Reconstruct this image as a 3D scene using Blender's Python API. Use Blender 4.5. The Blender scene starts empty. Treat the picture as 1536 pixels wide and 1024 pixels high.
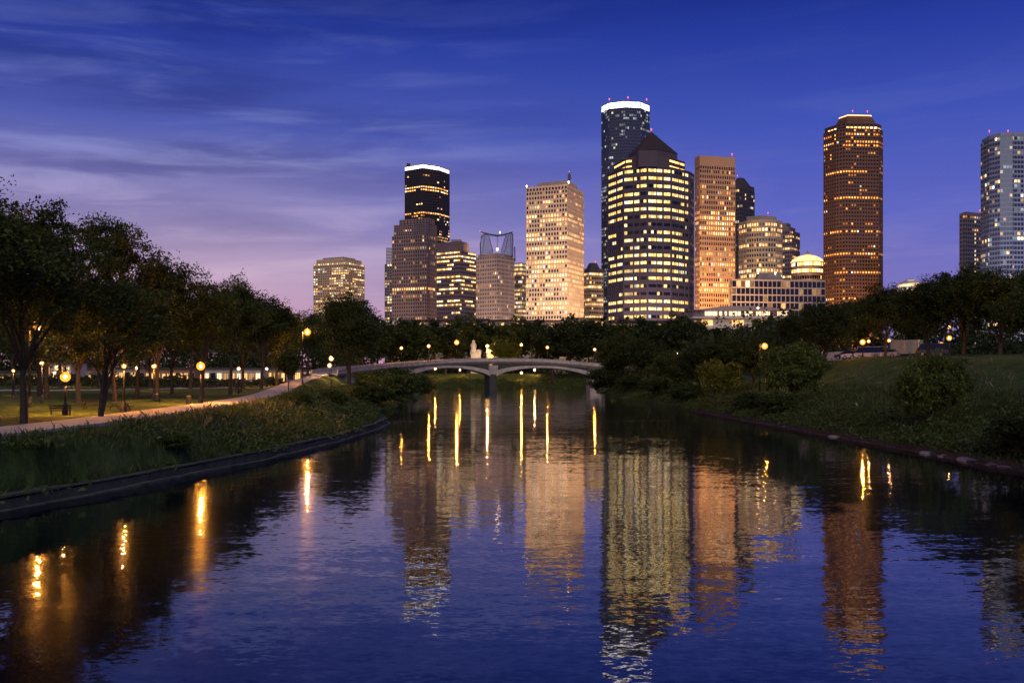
import bpy, math, random
import numpy as np
from mathutils import Vector, Matrix, Quaternion

sc = bpy.context.scene
col = sc.collection
R = math.radians
FPX, HX, HY, CAMZ = 1493.0, 768.0, 566.0, 5.0      # focal length in photo pixels, horizon, eye height above the water

# ------------------------------------------------------------------ camera
cam = bpy.data.cameras.new('camera')
cam.sensor_width = 36.0
cam.lens = 36.0 * FPX / 1536.0
cam.shift_y = (HY - 512.0) / 1536.0
cam.clip_start = 0.1
cam.clip_end = 12000
camo = bpy.data.objects.new('camera', cam)
camo.location = (0, 0, CAMZ)
camo.rotation_euler = (R(90), 0, 0)
col.objects.link(camo)
sc.camera = camo

# ------------------------------------------------------------------ exposure, sampling
sc.view_settings.view_transform = 'Standard'
sc.view_settings.look = 'None'
sc.view_settings.exposure = 0.0
sc.view_settings.gamma = 1.0
sc.render.engine = 'CYCLES'
cy = sc.cycles
cy.use_denoising = True
try:
    cy.denoiser = 'OPENIMAGEDENOISE'
except Exception:
    pass
cy.max_bounces = 6
cy.diffuse_bounces = 2
cy.glossy_bounces = 3
cy.transmission_bounces = 3
cy.transparent_max_bounces = 6
cy.sample_clamp_indirect = 4.0
cy.caustics_reflective = False
cy.caustics_refractive = False

# ------------------------------------------------------------------ node helpers
def nd(nt, kind, **kw):
    n = nt.nodes.new(kind)
    for k, v in kw.items():
        if k in n.inputs and not hasattr(n, k):
            n.inputs[k].default_value = v
        elif hasattr(n, k):
            setattr(n, k, v)
    return n

def mth(nt, op, a, b=None, clamp=False):
    n = nt.nodes.new('ShaderNodeMath'); n.operation = op; n.use_clamp = clamp
    for i, v in enumerate((a, b)):
        if v is None: continue
        if hasattr(v, 'links') or hasattr(v, 'is_linked'): nt.links.new(v, n.inputs[i])
        else: n.inputs[i].default_value = v
    return n.outputs[0]

def mixc(nt, fac, a, b, blend='MIX'):
    n = nt.nodes.new('ShaderNodeMix'); n.data_type = 'RGBA'; n.blend_type = blend
    for s, v in ((n.inputs[0], fac), (n.inputs[6], a), (n.inputs[7], b)):
        if hasattr(v, 'is_linked'): nt.links.new(v, s)
        elif isinstance(v, (int, float)): s.default_value = v
        else: s.default_value = (*v[:3], 1)
    return n.outputs[2]

def ramp(nt, fac, stops, interp='LINEAR'):
    n = nt.nodes.new('ShaderNodeValToRGB'); n.color_ramp.interpolation = interp
    els = n.color_ramp.elements
    while len(els) < len(stops): els.new(0.5)
    for e, (p, c) in zip(els, stops):
        e.position = p; e.color = (*c, 1) if not isinstance(c, (int, float)) else (c, c, c, 1)
    nt.links.new(fac, n.inputs[0])
    return n.outputs[0]

def lin(r, g, b):
    f = lambda c: (c / 255 / 12.92) if c / 255 <= 0.04045 else ((c / 255 + 0.055) / 1.055) ** 2.4
    return (f(r), f(g), f(b))

# ------------------------------------------------------------------ world: blue hour sky with streaky cloud
world = bpy.data.worlds.new('World')
sc.world = world
world.use_nodes = True
nt = world.node_tree
nt.nodes.clear()
tc = nt.nodes.new('ShaderNodeTexCoord')
sx = nt.nodes.new('ShaderNodeSeparateXYZ')
nt.links.new(tc.outputs['Generated'], sx.inputs[0])
elev = mth(nt, 'ABSOLUTE', sx.outputs[2])
skyr = ramp(nt, elev, [(0.0, lin(136, 116, 168)), (0.075, lin(118, 110, 176)), (0.15, lin(90, 97, 180)),
                       (0.235, lin(62, 79, 170)), (0.31, lin(38, 58, 150)), (0.37, lin(18, 37, 118)), (0.6, lin(12, 24, 84)), (1.0, lin(8, 16, 60))])
pink = ramp(nt, elev, [(0.0, lin(196, 140, 160)), (0.05, lin(190, 148, 170)), (0.10, lin(180, 154, 180)), (0.15, lin(140, 130, 174)),
                       (0.235, lin(74, 86, 162)), (0.31, lin(42, 60, 146)), (0.37, lin(21, 39, 122)), (0.6, lin(12, 24, 84)), (1.0, lin(8, 16, 60))])
# the afterglow sits to the left of the view and fades toward the right
az = mth(nt, 'ARCTAN2', sx.outputs[0], sx.outputs[1])
azm = mth(nt, 'MULTIPLY_ADD', az, -1.9)
nt.nodes[-1].inputs[2].default_value = 0.5
azc = mth(nt, 'MINIMUM', mth(nt, 'MAXIMUM', azm, 0.0), 1.0)
base = mixc(nt, azc, skyr, pink)
# long thin clouds: noise on (azimuth, elevation), squeezed in elevation
cv = nt.nodes.new('ShaderNodeCombineXYZ')
nt.links.new(mth(nt, 'MULTIPLY', az, 2.4), cv.inputs[0])
tilt = mth(nt, 'MULTIPLY_ADD', az, -0.4)
nt.nodes[-1].inputs[2].default_value = 0.0
nt.links.new(mth(nt, 'ADD', mth(nt, 'MULTIPLY', elev, 19.0), tilt), cv.inputs[1])
n1 = nd(nt, 'ShaderNodeTexNoise'); n1.inputs['Scale'].default_value = 1.0; n1.inputs['Detail'].default_value = 7; n1.inputs['Roughness'].default_value = 0.52; n1.inputs['Distortion'].default_value = 0.2
nt.links.new(cv.outputs[0], n1.inputs['Vector'])
n2 = nd(nt, 'ShaderNodeTexNoise'); n2.inputs['Scale'].default_value = 2.0; n2.inputs['Detail'].default_value = 7; n2.inputs['Roughness'].default_value = 0.55; n2.inputs['Distortion'].default_value = 0.35
cv2 = nt.nodes.new('ShaderNodeVectorMath'); cv2.operation = 'ADD'; cv2.inputs[1].default_value = (7.3, 2.1, 4.4)
nt.links.new(cv.outputs[0], cv2.inputs[0]); nt.links.new(cv2.outputs[0], n2.inputs['Vector'])
dark = ramp(nt, n1.outputs[0], [(0.40, 0.0), (0.64, 1.0)], 'EASE')
light = ramp(nt, n2.outputs[0], [(0.46, 0.0), (0.70, 1.0)], 'EASE')
left = mth(nt, 'MINIMUM', mth(nt, 'MAXIMUM', mth(nt, 'MULTIPLY_ADD', az, -2.4), 0.06), 1.0)
nt.nodes[-3].inputs[2].default_value = 0.36
dk = mth(nt, 'MULTIPLY', mth(nt, 'MULTIPLY', mth(nt, 'MULTIPLY', dark, left), ramp(nt, elev, [(0.08, 0.35), (0.2, 1.0)])), 0.55)
base2 = mixc(nt, dk, base, mixc(nt, 1.0, base, lin(150, 158, 190), 'MULTIPLY'))
lowm = ramp(nt, elev, [(0.0, 0.8), (0.10, 1.0), (0.2, 0.75), (0.33, 0.28), (0.42, 0.1)])
lt = mth(nt, 'MULTIPLY', mth(nt, 'MULTIPLY', light, mth(nt, 'ADD', mth(nt, 'MULTIPLY', left, 0.85), 0.1)), lowm)
cloudc = ramp(nt, elev, [(0.0, lin(206, 156, 176)), (0.12, lin(184, 162, 190)), (0.22, lin(126, 134, 192)), (0.4, lin(70, 92, 170))])
base3 = mixc(nt, mth(nt, 'MULTIPLY', lt, 0.85), base2, cloudc)
# lilac twilight behind the viewer lights the banks; below the horizon is dark earth glow
bg = nt.nodes.new('ShaderNodeBackground')
nt.links.new(base3, bg.inputs[0]); bg.inputs[1].default_value = 1.18
wo = nt.nodes.new('ShaderNodeOutputWorld'); nt.links.new(bg.outputs[0], wo.inputs[0])

# added soft fill that lifts foliage and banks, from behind the viewer
sl = bpy.data.lights.new('fill_sun', 'SUN'); sl.energy = 1.0; sl.angle = R(50); sl.color = (1.0, 0.9, 0.78)
so = bpy.data.objects.new('fill_sun', sl); so.rotation_euler = (R(58), 0, R(5)); col.objects.link(so)

# ------------------------------------------------------------------ materials
def newmat(name):
    m = bpy.data.materials.new(name); m.use_nodes = True
    nt = m.node_tree
    return m, nt, nt.nodes['Principled BSDF']

def stone(name, c, rough=0.85, var=0.25, scale=0.15, spec=0.3, metal=0.0):
    m, nt, p = newmat(name)
    tc = nt.nodes.new('ShaderNodeTexCoord')
    n = nd(nt, 'ShaderNodeTexNoise'); n.inputs['Scale'].default_value = scale; n.inputs['Detail'].default_value = 8; n.inputs['Roughness'].default_value = 0.65
    nt.links.new(tc.outputs['Object'], n.inputs['Vector'])
    a = tuple(v * (1 - var) for v in c); b = tuple(min(1, v * (1 + var)) for v in c)
    nt.links.new(ramp(nt, n.outputs[0], [(0.3, a), (0.7, b)]), p.inputs['Base Color'])
    p.inputs['Roughness'].default_value = rough; p.inputs['Specular IOR Level'].default_value = spec; p.inputs['Metallic'].default_value = metal
    return m

def lampglass(name, c, s, sample=True):
    m, nt, p = newmat(name)
    p.inputs['Base Color'].default_value = (*[min(1, v) * 0.6 for v in c], 1)
    p.inputs['Emission Color'].default_value = (*c, 1); p.inputs['Emission Strength'].default_value = s
    m.cycles.emission_sampling = 'AUTO' if sample else 'NONE'
    return m

def window_glass(name, c=(0.018, 0.02, 0.028), rough=0.12, spec=0.5, metal=0.0):
    """dark pane; the room behind it lights it where the 'room_light' attribute says a lamp is on"""
    m, nt, p = newmat(name)
    at = nt.nodes.new('ShaderNodeAttribute'); at.attribute_name = 'room_light'
    tc = nt.nodes.new('ShaderNodeTexCoord')
    n = nd(nt, 'ShaderNodeTexNoise'); n.inputs['Scale'].default_value = 0.7; n.inputs['Detail'].default_value = 3
    nt.links.new(tc.outputs['Object'], n.inputs['Vector'])
    nt.links.new(mixc(nt, 1.0, at.outputs['Color'], ramp(nt, n.outputs[0], [(0.3, 0.35), (0.62, 1.0)]), 'MULTIPLY'), p.inputs['Emission Color'])
    p.inputs['Emission Strength'].default_value = 1.0
    p.inputs['Base Color'].default_value = (*c, 1); p.inputs['Roughness'].default_value = rough
    p.inputs['Specular IOR Level'].default_value = spec; p.inputs['Metallic'].default_value = metal
    m.cycles.emission_sampling = 'NONE'
    return m

def foliage(name, a, b, trans=0.25):
    m, nt, p = newmat(name)
    g = nt.nodes.new('ShaderNodeNewGeometry')
    oi = nt.nodes.new('ShaderNodeObjectInfo')
    f = mth(nt, 'ADD', mth(nt, 'MULTIPLY', g.outputs['Random Per Island'], 0.7), mth(nt, 'MULTIPLY', oi.outputs['Random'], 0.3))
    c = ramp(nt, f, [(0.0, a), (0.75, b), (1.0, tuple(v * 1.35 for v in b))])
    nt.links.new(c, p.inputs['Base Color']); p.inputs['Roughness'].default_value = 0.55; p.inputs['Specular IOR Level'].default_value = 0.3
    tr = nt.nodes.new('ShaderNodeBsdfTranslucent'); nt.links.new(mixc(nt, 1.0, c, (1.3, 1.25, 0.5), 'MULTIPLY'), tr.inputs[0])
    mx = nt.nodes.new('ShaderNodeMixShader'); mx.inputs[0].default_value = trans
    nt.links.new(p.outputs[0], mx.inputs[1]); nt.links.new(tr.outputs[0], mx.inputs[2])
    nt.links.new(mx.outputs[0], nt.nodes['Material Output'].inputs[0])
    return m

M = {}
M['leaf'] = foliage('leaf', (0.034, 0.054, 0.013), (0.098, 0.122, 0.030), .35)
M['leaf_dark'] = foliage('leaf_dark', (0.024, 0.038, 0.012), (0.062, 0.082, 0.026), .3)
M['leaf_light'] = foliage('leaf_light', (0.055, 0.086, 0.018), (0.145, 0.18, 0.042), .35)
M['leaf_pale'] = foliage('leaf_pale', (0.12, 0.14, 0.018), (0.26, 0.26, 0.04), 0.4)
M['under'] = foliage('undergrowth_leaf', (0.030, 0.052, 0.014), (0.090, 0.125, 0.034))
M['straw'] = foliage('dry_grass_blade', (0.09, 0.085, 0.045), (0.22, 0.20, 0.13))
M['bark'] = stone('bark', (0.055, 0.042, 0.032), 0.95, 0.4, 3.0)
M['concrete'] = stone('concrete', (0.36, 0.34, 0.33), 0.9, 0.2, 0.6)
M['bridge'] = stone('bridge_concrete', (0.54, 0.46, 0.39), 0.85, 0.32, 0.5)
M['pale_stone'] = stone('pale_stone', (0.62, 0.58, 0.52), 0.8, 0.15, 0.8)
M['dark_metal'] = stone('dark_metal', (0.02, 0.02, 0.022), 0.5, 0.2, 5.0, 0.5)
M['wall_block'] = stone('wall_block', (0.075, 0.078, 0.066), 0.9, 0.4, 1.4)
M['globe'] = lampglass('sodium_bulb', (1.0, 0.36, 0.045), 18000)
M['globe_dim'] = lampglass('dim_bulb', (1.0, 0.5, 0.16), 700)
M['globe_bridge'] = lampglass('bridge_sodium_bulb', (1.0, 0.38, 0.05), 4000)
M['globe_white'] = lampglass('warm_white_globe', (1.0, 0.50, 0.15), 8000)
M['globe_big'] = lampglass('bright_sodium_globe', (1.0, 0.36, 0.045), 27000)
M['flood'] = lampglass('flood_globe', (1.0, 0.62, 0.30), 14)
def glow_shell(name, c, s, clear):
    m, nt, p = newmat(name); e = nt.nodes.new('ShaderNodeEmission'); e.inputs[0].default_value = (*c, 1); e.inputs[1].default_value = s
    tr = nt.nodes.new('ShaderNodeBsdfTransparent'); mx = nt.nodes.new('ShaderNodeMixShader'); mx.inputs[0].default_value = 1 - clear
    nt.links.new(tr.outputs[0], mx.inputs[1]); nt.links.new(e.outputs[0], mx.inputs[2]); nt.links.new(mx.outputs[0], nt.nodes['Material Output'].inputs[0])
    m.cycles.emission_sampling = 'NONE'; return m
M['halo'] = glow_shell('amber_halo_shell', (1.0, .33, .028), 2.7, .45); M['halo_white'] = glow_shell('white_halo_shell', (1.0, .52, .18), 2.8, .5)  # see-through shells with their own emission, imitating the orange glare around bulbs
M['crown_white'] = lampglass('lit_crown_panel', (1.0, 0.92, 0.90), 3.0, False)
nt = M['crown_white'].node_tree; pb = nt.nodes['Principled BSDF']; tc = nt.nodes.new('ShaderNodeTexCoord'); n_ = nd(nt, 'ShaderNodeTexNoise'); n_.inputs['Scale'].default_value = .22; n_.inputs['Detail'].default_value = 5
nt.links.new(tc.outputs['Object'], n_.inputs['Vector']); nt.links.new(ramp(nt, n_.outputs[0], [(.35, (.34, .31, .32)), (.6, (1.0, .92, .90))]), pb.inputs['Emission Color'])
M['crown_warm'] = lampglass('lit_crown_ribbon', (1.0, 0.6, 0.2), 2.6, False)
M['beacon'] = lampglass('red_beacon', (1.0, 0.10, 0.09), 3, False)
M['room'] = lampglass('lit_shop_window', (1.0, 0.50, 0.16), 1.7, True)
M['room_dim'] = lampglass('dim_shop_window', (1.0, 0.5, 0.18), .6, True)
M['room_white'] = lampglass('lit_hall_window', (1.0, 0.68, 0.40), 2.0, True)
M['glass'] = window_glass('window_glass')
M['glass_blue'] = window_glass('blue_window_glass', (0.06, 0.075, 0.11), 0.08, 0.8, 0.55)
M['glass_black'] = window_glass('black_window_glass', (0.006, 0.006, 0.009), 0.1, 0.6)

# ------------------------------------------------------------------ mesh helpers
class MB:
    def __init__(self): self.v = []; self.f = []
    def add(self, vs, fs):
        o = len(self.v); self.v.extend(vs); self.f.extend([tuple(i + o for i in f) for f in fs]); return self
    def quad(self, a, b, c, d): return self.add([a, b, c, d], [(0, 1, 2, 3)])
    def box(self, c, s, rz=0.0, taper=1.0):
        x, y, z = (v / 2 for v in s); ca, sa = math.cos(rz), math.sin(rz); vs = []
        for dz, t in ((-z, 1.0), (z, taper)):
            for dx, dy in ((-x, -y), (x, -y), (x, y), (-x, y)):
                dx *= t; dy *= t
                vs.append((c[0] + dx * ca - dy * sa, c[1] + dx * sa + dy * ca, c[2] + dz))
        return self.add(vs, [(3, 2, 1, 0), (4, 5, 6, 7), (0, 1, 5, 4), (1, 2, 6, 5), (2, 3, 7, 6), (3, 0, 4, 7)])
    def tube(self, pts, radii, n=8, cap=True):
        pts = [Vector(p) for p in pts]
        if not hasattr(radii, '__len__'): radii = [radii] * len(pts)
        vs = []; fs = []
        for i, p in enumerate(pts):
            d = (pts[min(i + 1, len(pts) - 1)] - pts[max(i - 1, 0)])
            d = d.normalized() if d.length > 1e-9 else Vector((0, 0, 1))
            u = d.cross(Vector((0, 0, 1)) if abs(d.z) < 0.95 else Vector((1, 0, 0))).normalized(); w = d.cross(u)
            for k in range(n):
                a = 2 * math.pi * k / n
                vs.append(tuple(p + (u * math.cos(a) + w * math.sin(a)) * radii[i]))
        for i in range(len(pts) - 1):
            for k in range(n):
                fs.append((i * n + k, i * n + (k + 1) % n, (i + 1) * n + (k + 1) % n, (i + 1) * n + k))
        if cap:
            fs.append(tuple(range(n))[::-1]); fs.append(tuple((len(pts) - 1) * n + k for k in range(n)))
        return self.add(vs, fs)
    def lathe(self, prof, n=12, c=(0, 0, 0)):
        vs = []; fs = []
        for r, z in prof:
            for k in range(n):
                a = 2 * math.pi * k / n; vs.append((c[0] + r * math.cos(a), c[1] + r * math.sin(a), c[2] + z))
        for i in range(len(prof) - 1):
            for k in range(n):
                fs.append((i * n + k, i * n + (k + 1) % n, (i + 1) * n + (k + 1) % n, (i + 1) * n + k))
        fs.append(tuple(range(n))[::-1]); fs.append(tuple((len(prof) - 1) * n + k for k in range(n)))
        return self.add(vs, fs)
    def prism(self, poly, z0, z1, scale=1.0, bottom=False):
        n = len(poly); cx = sum(p[0] for p in poly) / n; cyy = sum(p[1] for p in poly) / n
        vs = [(p[0], p[1], z0) for p in poly] + [(cx + (p[0] - cx) * scale, cyy + (p[1] - cyy) * scale, z1) for p in poly]
        fs = [(i, (i + 1) % n, n + (i + 1) % n, n + i) for i in range(n)] + [tuple(range(n, 2 * n))]
        if bottom: fs.append(tuple(range(n))[::-1])
        return self.add(vs, fs)
    def build(self, name, mat, parent=None, smooth=False, loc=None):
        me = bpy.data.meshes.new(name); me.from_pydata(self.v, [], self.f); me.materials.append(M[mat] if isinstance(mat, str) else mat)
        if smooth: me.polygons.foreach_set('use_smooth', [True] * len(me.polygons))
        me.update()
        o = bpy.data.objects.new(name, me); col.objects.link(o)
        if parent: o.parent = parent
        if loc: o.location = loc
        return o

def tag(o, label=None, cat=None, group=None, kind=None):
    if label: o['label'] = label
    if cat: o['category'] = cat
    if group: o['group'] = group
    if kind: o['kind'] = kind
    return o

def thing(name, label, cat, loc=(0, 0, 0), rz=0.0, group=None):
    o = bpy.data.objects.new(name, None); o.empty_display_size = 0.5; col.objects.link(o)
    o.location = loc; o.rotation_euler = (0, 0, rz)
    return tag(o, label, cat, group)

def copy_tree(o, parent=None):
    c = o.copy(); col.objects.link(c)
    if parent: c.parent = parent
    for ch in [x for x in o.children]: copy_tree(ch, c)
    return c

def P(px, py, D): return Vector(((px - HX) / FPX * D, D, CAMZ + (HY - py) / FPX * D))
def X(px, D): return (px - HX) / FPX * D
def Z(py, D): return CAMZ + (HY - py) / FPX * D

# ------------------------------------------------------------------ terrain
BL_Y = [-80, 0, 20, 37.5, 46, 62, 77, 97, 108, 114, 119, 126, 150, 219, 340, 393, 430, 520, 9000]
BL_X = [-44, -27, -23, -19.3, -17.5, -15.2, -13.8, -13.3, -13.6, -14.6, -16.6, -18.6, -19.0, -19.8, -30, -34, -36, -36, -36]
BR_Y = [-80, 40, 105, 170, 257, 340, 430, 520, 9000]
BR_X = [27.6, 27.6, 27.6, 27.3, 25.0, 28, 36, 36, 36]
def xl(y): return np.interp(y, BL_Y, BL_X)
def xr(y): return np.interp(y, BR_Y, BR_X)

def catmull(pts, n=12):
    pts = [np.array(p, float) for p in pts]; out = []
    ext = [2 * pts[0] - pts[1]] + pts + [2 * pts[-1] - pts[-2]]
    for i in range(1, len(ext) - 2):
        p0, p1, p2, p3 = ext[i - 1:i + 3]
        for k in range(n):
            t = k / n
            out.append(0.5 * (2 * p1 + (p2 - p0) * t + (2 * p0 - 5 * p1 + 4 * p2 - p3) * t * t + (3 * p1 - p0 - 3 * p2 + p3) * t ** 3))
    out.append(pts[-1]); return np.array(out)

PATH = catmull([(-23.6, 22, 2.5), (-23.0, 36, 2.58), (-22.6, 43.9, 2.65), (-22.2, 51, 2.72), (-22.8, 64, 2.8), (-24.3, 84.5, 2.9), (-27.2, 110, 3.1), (-33.8, 149, 3.65),
                (-41.2, 194, 4.4), (-46.2, 232, 5.2), (-50.5, 268, 6.1)], 14)
DECK = catmull([(-50.5, 268, 6.1), (-52, 300, 7.0), (-48.5, 332, 8.1), (-39, 362, 9.6), (-25, 382, 11.0), (-8.5, 392, 11.6), (12, 397, 11.4), (33, 402, 9.9), (60, 406, 8.6)], 16)

def gz_raw(x, y):
    x = np.asarray(x, float); y = np.asarray(y, float)
    dl = xl(y) - x; dr = x - xr(y)
    zl = np.interp(dl, [0.2, 0.9, 3, 6, 9, 30, 80, 300, 4000], [-1.0, .5, 1.1, 2.15, 2.7, 2.9, 3.1, 3.8, 7])
    zl = zl + np.where(dl > 4, np.interp(y, [150, 300, 400, 480], [0, .4, 1.2, 2.4]), 0) * np.clip((dl - 4) / 8, 0, 1)
    p = np.interp(dr, [0.2, 0.9, 3, 7, 14, 26, 40, 4000], [-1.0, .5, 1.15, 1.95, 4.2, 8.0, 8.5, 10])
    m = np.interp(y, [-50, 60, 110, 150, 200, 260, 330, 400, 460], [.75, .8, .86, 1, .9, .62, .5, .6, .8])
    zr = np.where(p > 1.15, 1.15 + (p - 1.15) * m, p)
    z = np.where(dl > 0.2, zl, np.where(dr > 0.2, zr, -1.6))
    # natural unevenness
    z = z + np.where((dl > 2) | (dr > 2), 0.12 * np.sin(x * .31 + 1.3 * np.sin(y * .17)) * np.cos(y * .23 + x * .11) + .05 * np.sin(x * 1.1 + y * .7), 0) * np.clip(np.maximum(dl, dr) / 8, 0, 1)
    s = np.clip((y - 428) / 62, 0, 1); s = s * s * (3 - 2 * s)
    return z * (1 - s) + 7.0 * s

def gz(x, y):
    x = np.atleast_1d(np.asarray(x, float)); y = np.atleast_1d(np.asarray(y, float))
    z = gz_raw(x, y)
    d2 = (x[:, None] - PATH[None, :, 0]) ** 2 + (y[:, None] - PATH[None, :, 1]) ** 2
    i = d2.argmin(1); d = np.sqrt(d2[np.arange(len(x)), i]); pz = PATH[i, 2] - .10
    w = np.clip((d - 2.1) / np.maximum(2.0, (pz - z) * 1.9), 0, 1); w = w * w * (3 - 2 * w)
    near = (d < 26) & (xl(y) - x > 0.95)
    return np.where(near, pz * (1 - w) + z * w, z)
def g1(x, y): return float(gz([x], [y])[0])

def grid_mesh(name, XX, YY, ZZ, mat):
    ny, nx = XX.shape
    me = bpy.data.meshes.new(name)
    vs = np.stack([XX, YY, ZZ], -1).reshape(-1, 3)
    idx = np.arange(ny * nx).reshape(ny, nx)
    q = np.stack([idx[:-1, :-1], idx[:-1, 1:], idx[1:, 1:], idx[1:, :-1]], -1).reshape(-1, 4)
    me.from_pydata(vs.tolist(), [], q.tolist()); me.materials.append(mat)
    me.polygons.foreach_set('use_smooth', [True] * len(me.polygons))
    o = bpy.data.objects.new(name, me); col.objects.link(o); return o

def ground_mat():
    m, nt, p = newmat('ground_grass')
    tc = nt.nodes.new('ShaderNodeTexCoord')
    def noise(s, d=6, stretch=None):
        n = nd(nt, 'ShaderNodeTexNoise'); n.inputs['Scale'].default_value = s; n.inputs['Detail'].default_value = d; n.inputs['Roughness'].default_value = .65
        if stretch:
            mp = nt.nodes.new('ShaderNodeMapping'); mp.inputs['Scale'].default_value = stretch
            nt.links.new(tc.outputs['Object'], mp.inputs[0]); nt.links.new(mp.outputs[0], n.inputs['Vector'])
        else: nt.links.new(tc.outputs['Object'], n.inputs['Vector'])
        return n.outputs[0]
    a = ramp(nt, noise(1.3, 8), [(0.3, (0.040, 0.074, 0.018)), (0.7, (0.095, 0.15, 0.042))])
    b = ramp(nt, noise(0.12, 6, (0.5, 1.0, 1.0)), [(0.46, 0.0), (0.60, 1.0)])
    c = mixc(nt, mth(nt, 'MULTIPLY', b, .3), a, (0.15, 0.135, 0.075))
    dkp = ramp(nt, noise(0.35, 6), [(0.5, 0.0), (0.68, 1.0)])
    c = mixc(nt, mth(nt, 'MULTIPLY', dkp, .6), c, (0.022, 0.030, 0.012))
    nt.links.new(c, p.inputs['Base Color']); p.inputs['Roughness'].default_value = 1.0; p.inputs['Specular IOR Level'].default_value = .1
    bp = nt.nodes.new('ShaderNodeBump'); bp.inputs['Strength'].default_value = .9; bp.inputs['Distance'].default_value = .35
    nt.links.new(noise(1.1, 9), bp.inputs['Height']); nt.links.new(bp.outputs[0], p.inputs['Normal'])
    return m

offs_l = [5000, 2500, 1400, 800, 500, 350, 270, 220, 190, 165, 145, 128, 114, 102, 92, 84, 77, 71, 66, 61, 57, 53, 49.5, 46.5, 43.5, 40.5, 38, 35.5, 33, 30.5, 28.2, 26, 24, 22, 20.3, 18.6, 17, 15.4, 13.8, 12.2, 10.6, 9, 7.4, 5.8, 4.4, 3, 2, 1.3, .9, .2]
offs_r = [.2, .9, 1.3, 2, 3, 4.2, 5.6, 7, 8.6, 10.3, 12, 14, 16, 18, 20, 22, 24, 26, 28, 31, 34, 38, 43, 49, 56, 66, 80, 100, 130, 180, 260, 400, 700, 1400, 2500, 5000]
ys = np.concatenate([[-900, -400, -200, -80, -40], np.arange(-20, 60, 3), np.arange(60, 345, 3.5), np.arange(345, 520, 5), [540, 580, 640, 720, 850, 1000, 1300, 1800, 2600, 4000, 7000]])
YY = np.repeat(ys[:, None], len(offs_l) + 3 + len(offs_r), 1)
XX = np.concatenate([xl(ys)[:, None] - np.array(offs_l)[None], np.stack([xl(ys) * (1 - t) + xr(ys) * t for t in (.25, .5, .75)], 1), xr(ys)[:, None] + np.array(offs_r)[None]], 1)
ZZ = gz(XX.ravel(), YY.ravel()).reshape(XX.shape)
tag(grid_mesh('ground', XX, YY, ZZ, ground_mat()), kind='structure')

# water ------------------------------------------------------------
def water_mat():
    m, nt, p = newmat('river_water')
    geo = nt.nodes.new('ShaderNodeNewGeometry')
    def slopes(scale, stretch, amp, det=2, off=0.0):
        mp = nt.nodes.new('ShaderNodeMapping'); mp.inputs['Scale'].default_value = stretch; mp.inputs['Location'].default_value = (off, off * .7, off * .3)
        nt.links.new(geo.outputs['Position'], mp.inputs[0])
        n = nd(nt, 'ShaderNodeTexNoise'); n.inputs['Scale'].default_value = scale; n.inputs['Detail'].default_value = det; n.inputs['Roughness'].default_value = .5; n.inputs['Distortion'].default_value = .3
        nt.links.new(mp.outputs[0], n.inputs['Vector'])
        s = nt.nodes.new('ShaderNodeVectorMath'); s.operation = 'SUBTRACT'; s.inputs[1].default_value = (.5, .5, .5)
        nt.links.new(n.outputs['Color'], s.inputs[0])
        k = nt.nodes.new('ShaderNodeVectorMath'); k.operation = 'MULTIPLY'; k.inputs[1].default_value = (amp * .55, amp, 0)
        nt.links.new(s.outputs[0], k.inputs[0]); return k.outputs[0]
    def add(a, b):
        k = nt.nodes.new('ShaderNodeVectorMath'); k.operation = 'ADD'
        for i, v in enumerate((a, b)):
            if isinstance(v, tuple): k.inputs[i].default_value = v
            else: nt.links.new(v, k.inputs[i])
        return k.outputs[0]
    sl_ = add(add(slopes(.35, (.45, 1, 1), .03, 2, 3.1), slopes(1.6, (.42, 1, 1), .058, 3, 11.7)), slopes(7.5, (.6, 1, 1), .075, 3, 5.3))
    # cat's-paws: patches of calmer and livelier water, and a livelier line across the shallow sill
    mp = nt.nodes.new('ShaderNodeMapping'); mp.inputs['Scale'].default_value = (.02, .06, 1); nt.links.new(geo.outputs['Position'], mp.inputs[0])
    n = nd(nt, 'ShaderNodeTexNoise'); n.inputs['Scale'].default_value = 1.0; n.inputs['Detail'].default_value = 4; nt.links.new(mp.outputs[0], n.inputs['Vector'])
    patch = ramp(nt, n.outputs[0], [(0.35, 0.62), (0.65, 1.25)])
    sp = nt.nodes.new('ShaderNodeSeparateXYZ'); nt.links.new(geo.outputs['Position'], sp.inputs[0])
    dd = mth(nt, 'ABSOLUTE', mth(nt, 'SUBTRACT', sp.outputs[1], 114.0))
    line = mth(nt, 'MULTIPLY', mth(nt, 'SUBTRACT', 1.0, mth(nt, 'MULTIPLY', dd, 1.1), True), 4.5)
    amp = mth(nt, 'ADD', patch, line)
    sc_ = nt.nodes.new('ShaderNodeVectorMath'); sc_.operation = 'SCALE'; nt.links.new(sl_, sc_.inputs[0]); nt.links.new(amp, sc_.inputs['Scale'])
    nn = nt.nodes.new('ShaderNodeVectorMath'); nn.operation = 'NORMALIZE'; nt.links.new(add(sc_.outputs[0], (0, 0, 1.0)), nn.inputs[0])
    nt.links.new(nn.outputs[0], p.inputs['Normal'])
    p.inputs['Base Color'].default_value = (0.006, 0.007, 0.012, 1)
    p.inputs['Roughness'].default_value = .025; p.inputs['IOR'].default_value = 1.62; p.inputs['Specular IOR Level'].default_value = .5
    p2 = nt.nodes.new('ShaderNodeBsdfPrincipled'); nt.links.new(nn.outputs[0], p2.inputs['Normal'])       # finest capillary ripples
    p2.inputs['Base Color'].default_value = (0.006, 0.007, 0.012, 1); p2.inputs['Roughness'].default_value = .17; p2.inputs['IOR'].default_value = 1.62
    mx = nt.nodes.new('ShaderNodeMixShader'); mx.inputs[0].default_value = .07
    nt.links.new(p.outputs[0], mx.inputs[1]); nt.links.new(p2.outputs[0], mx.inputs[2]); nt.links.new(mx.outputs[0], nt.nodes['Material Output'].inputs[0])
    return m
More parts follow.
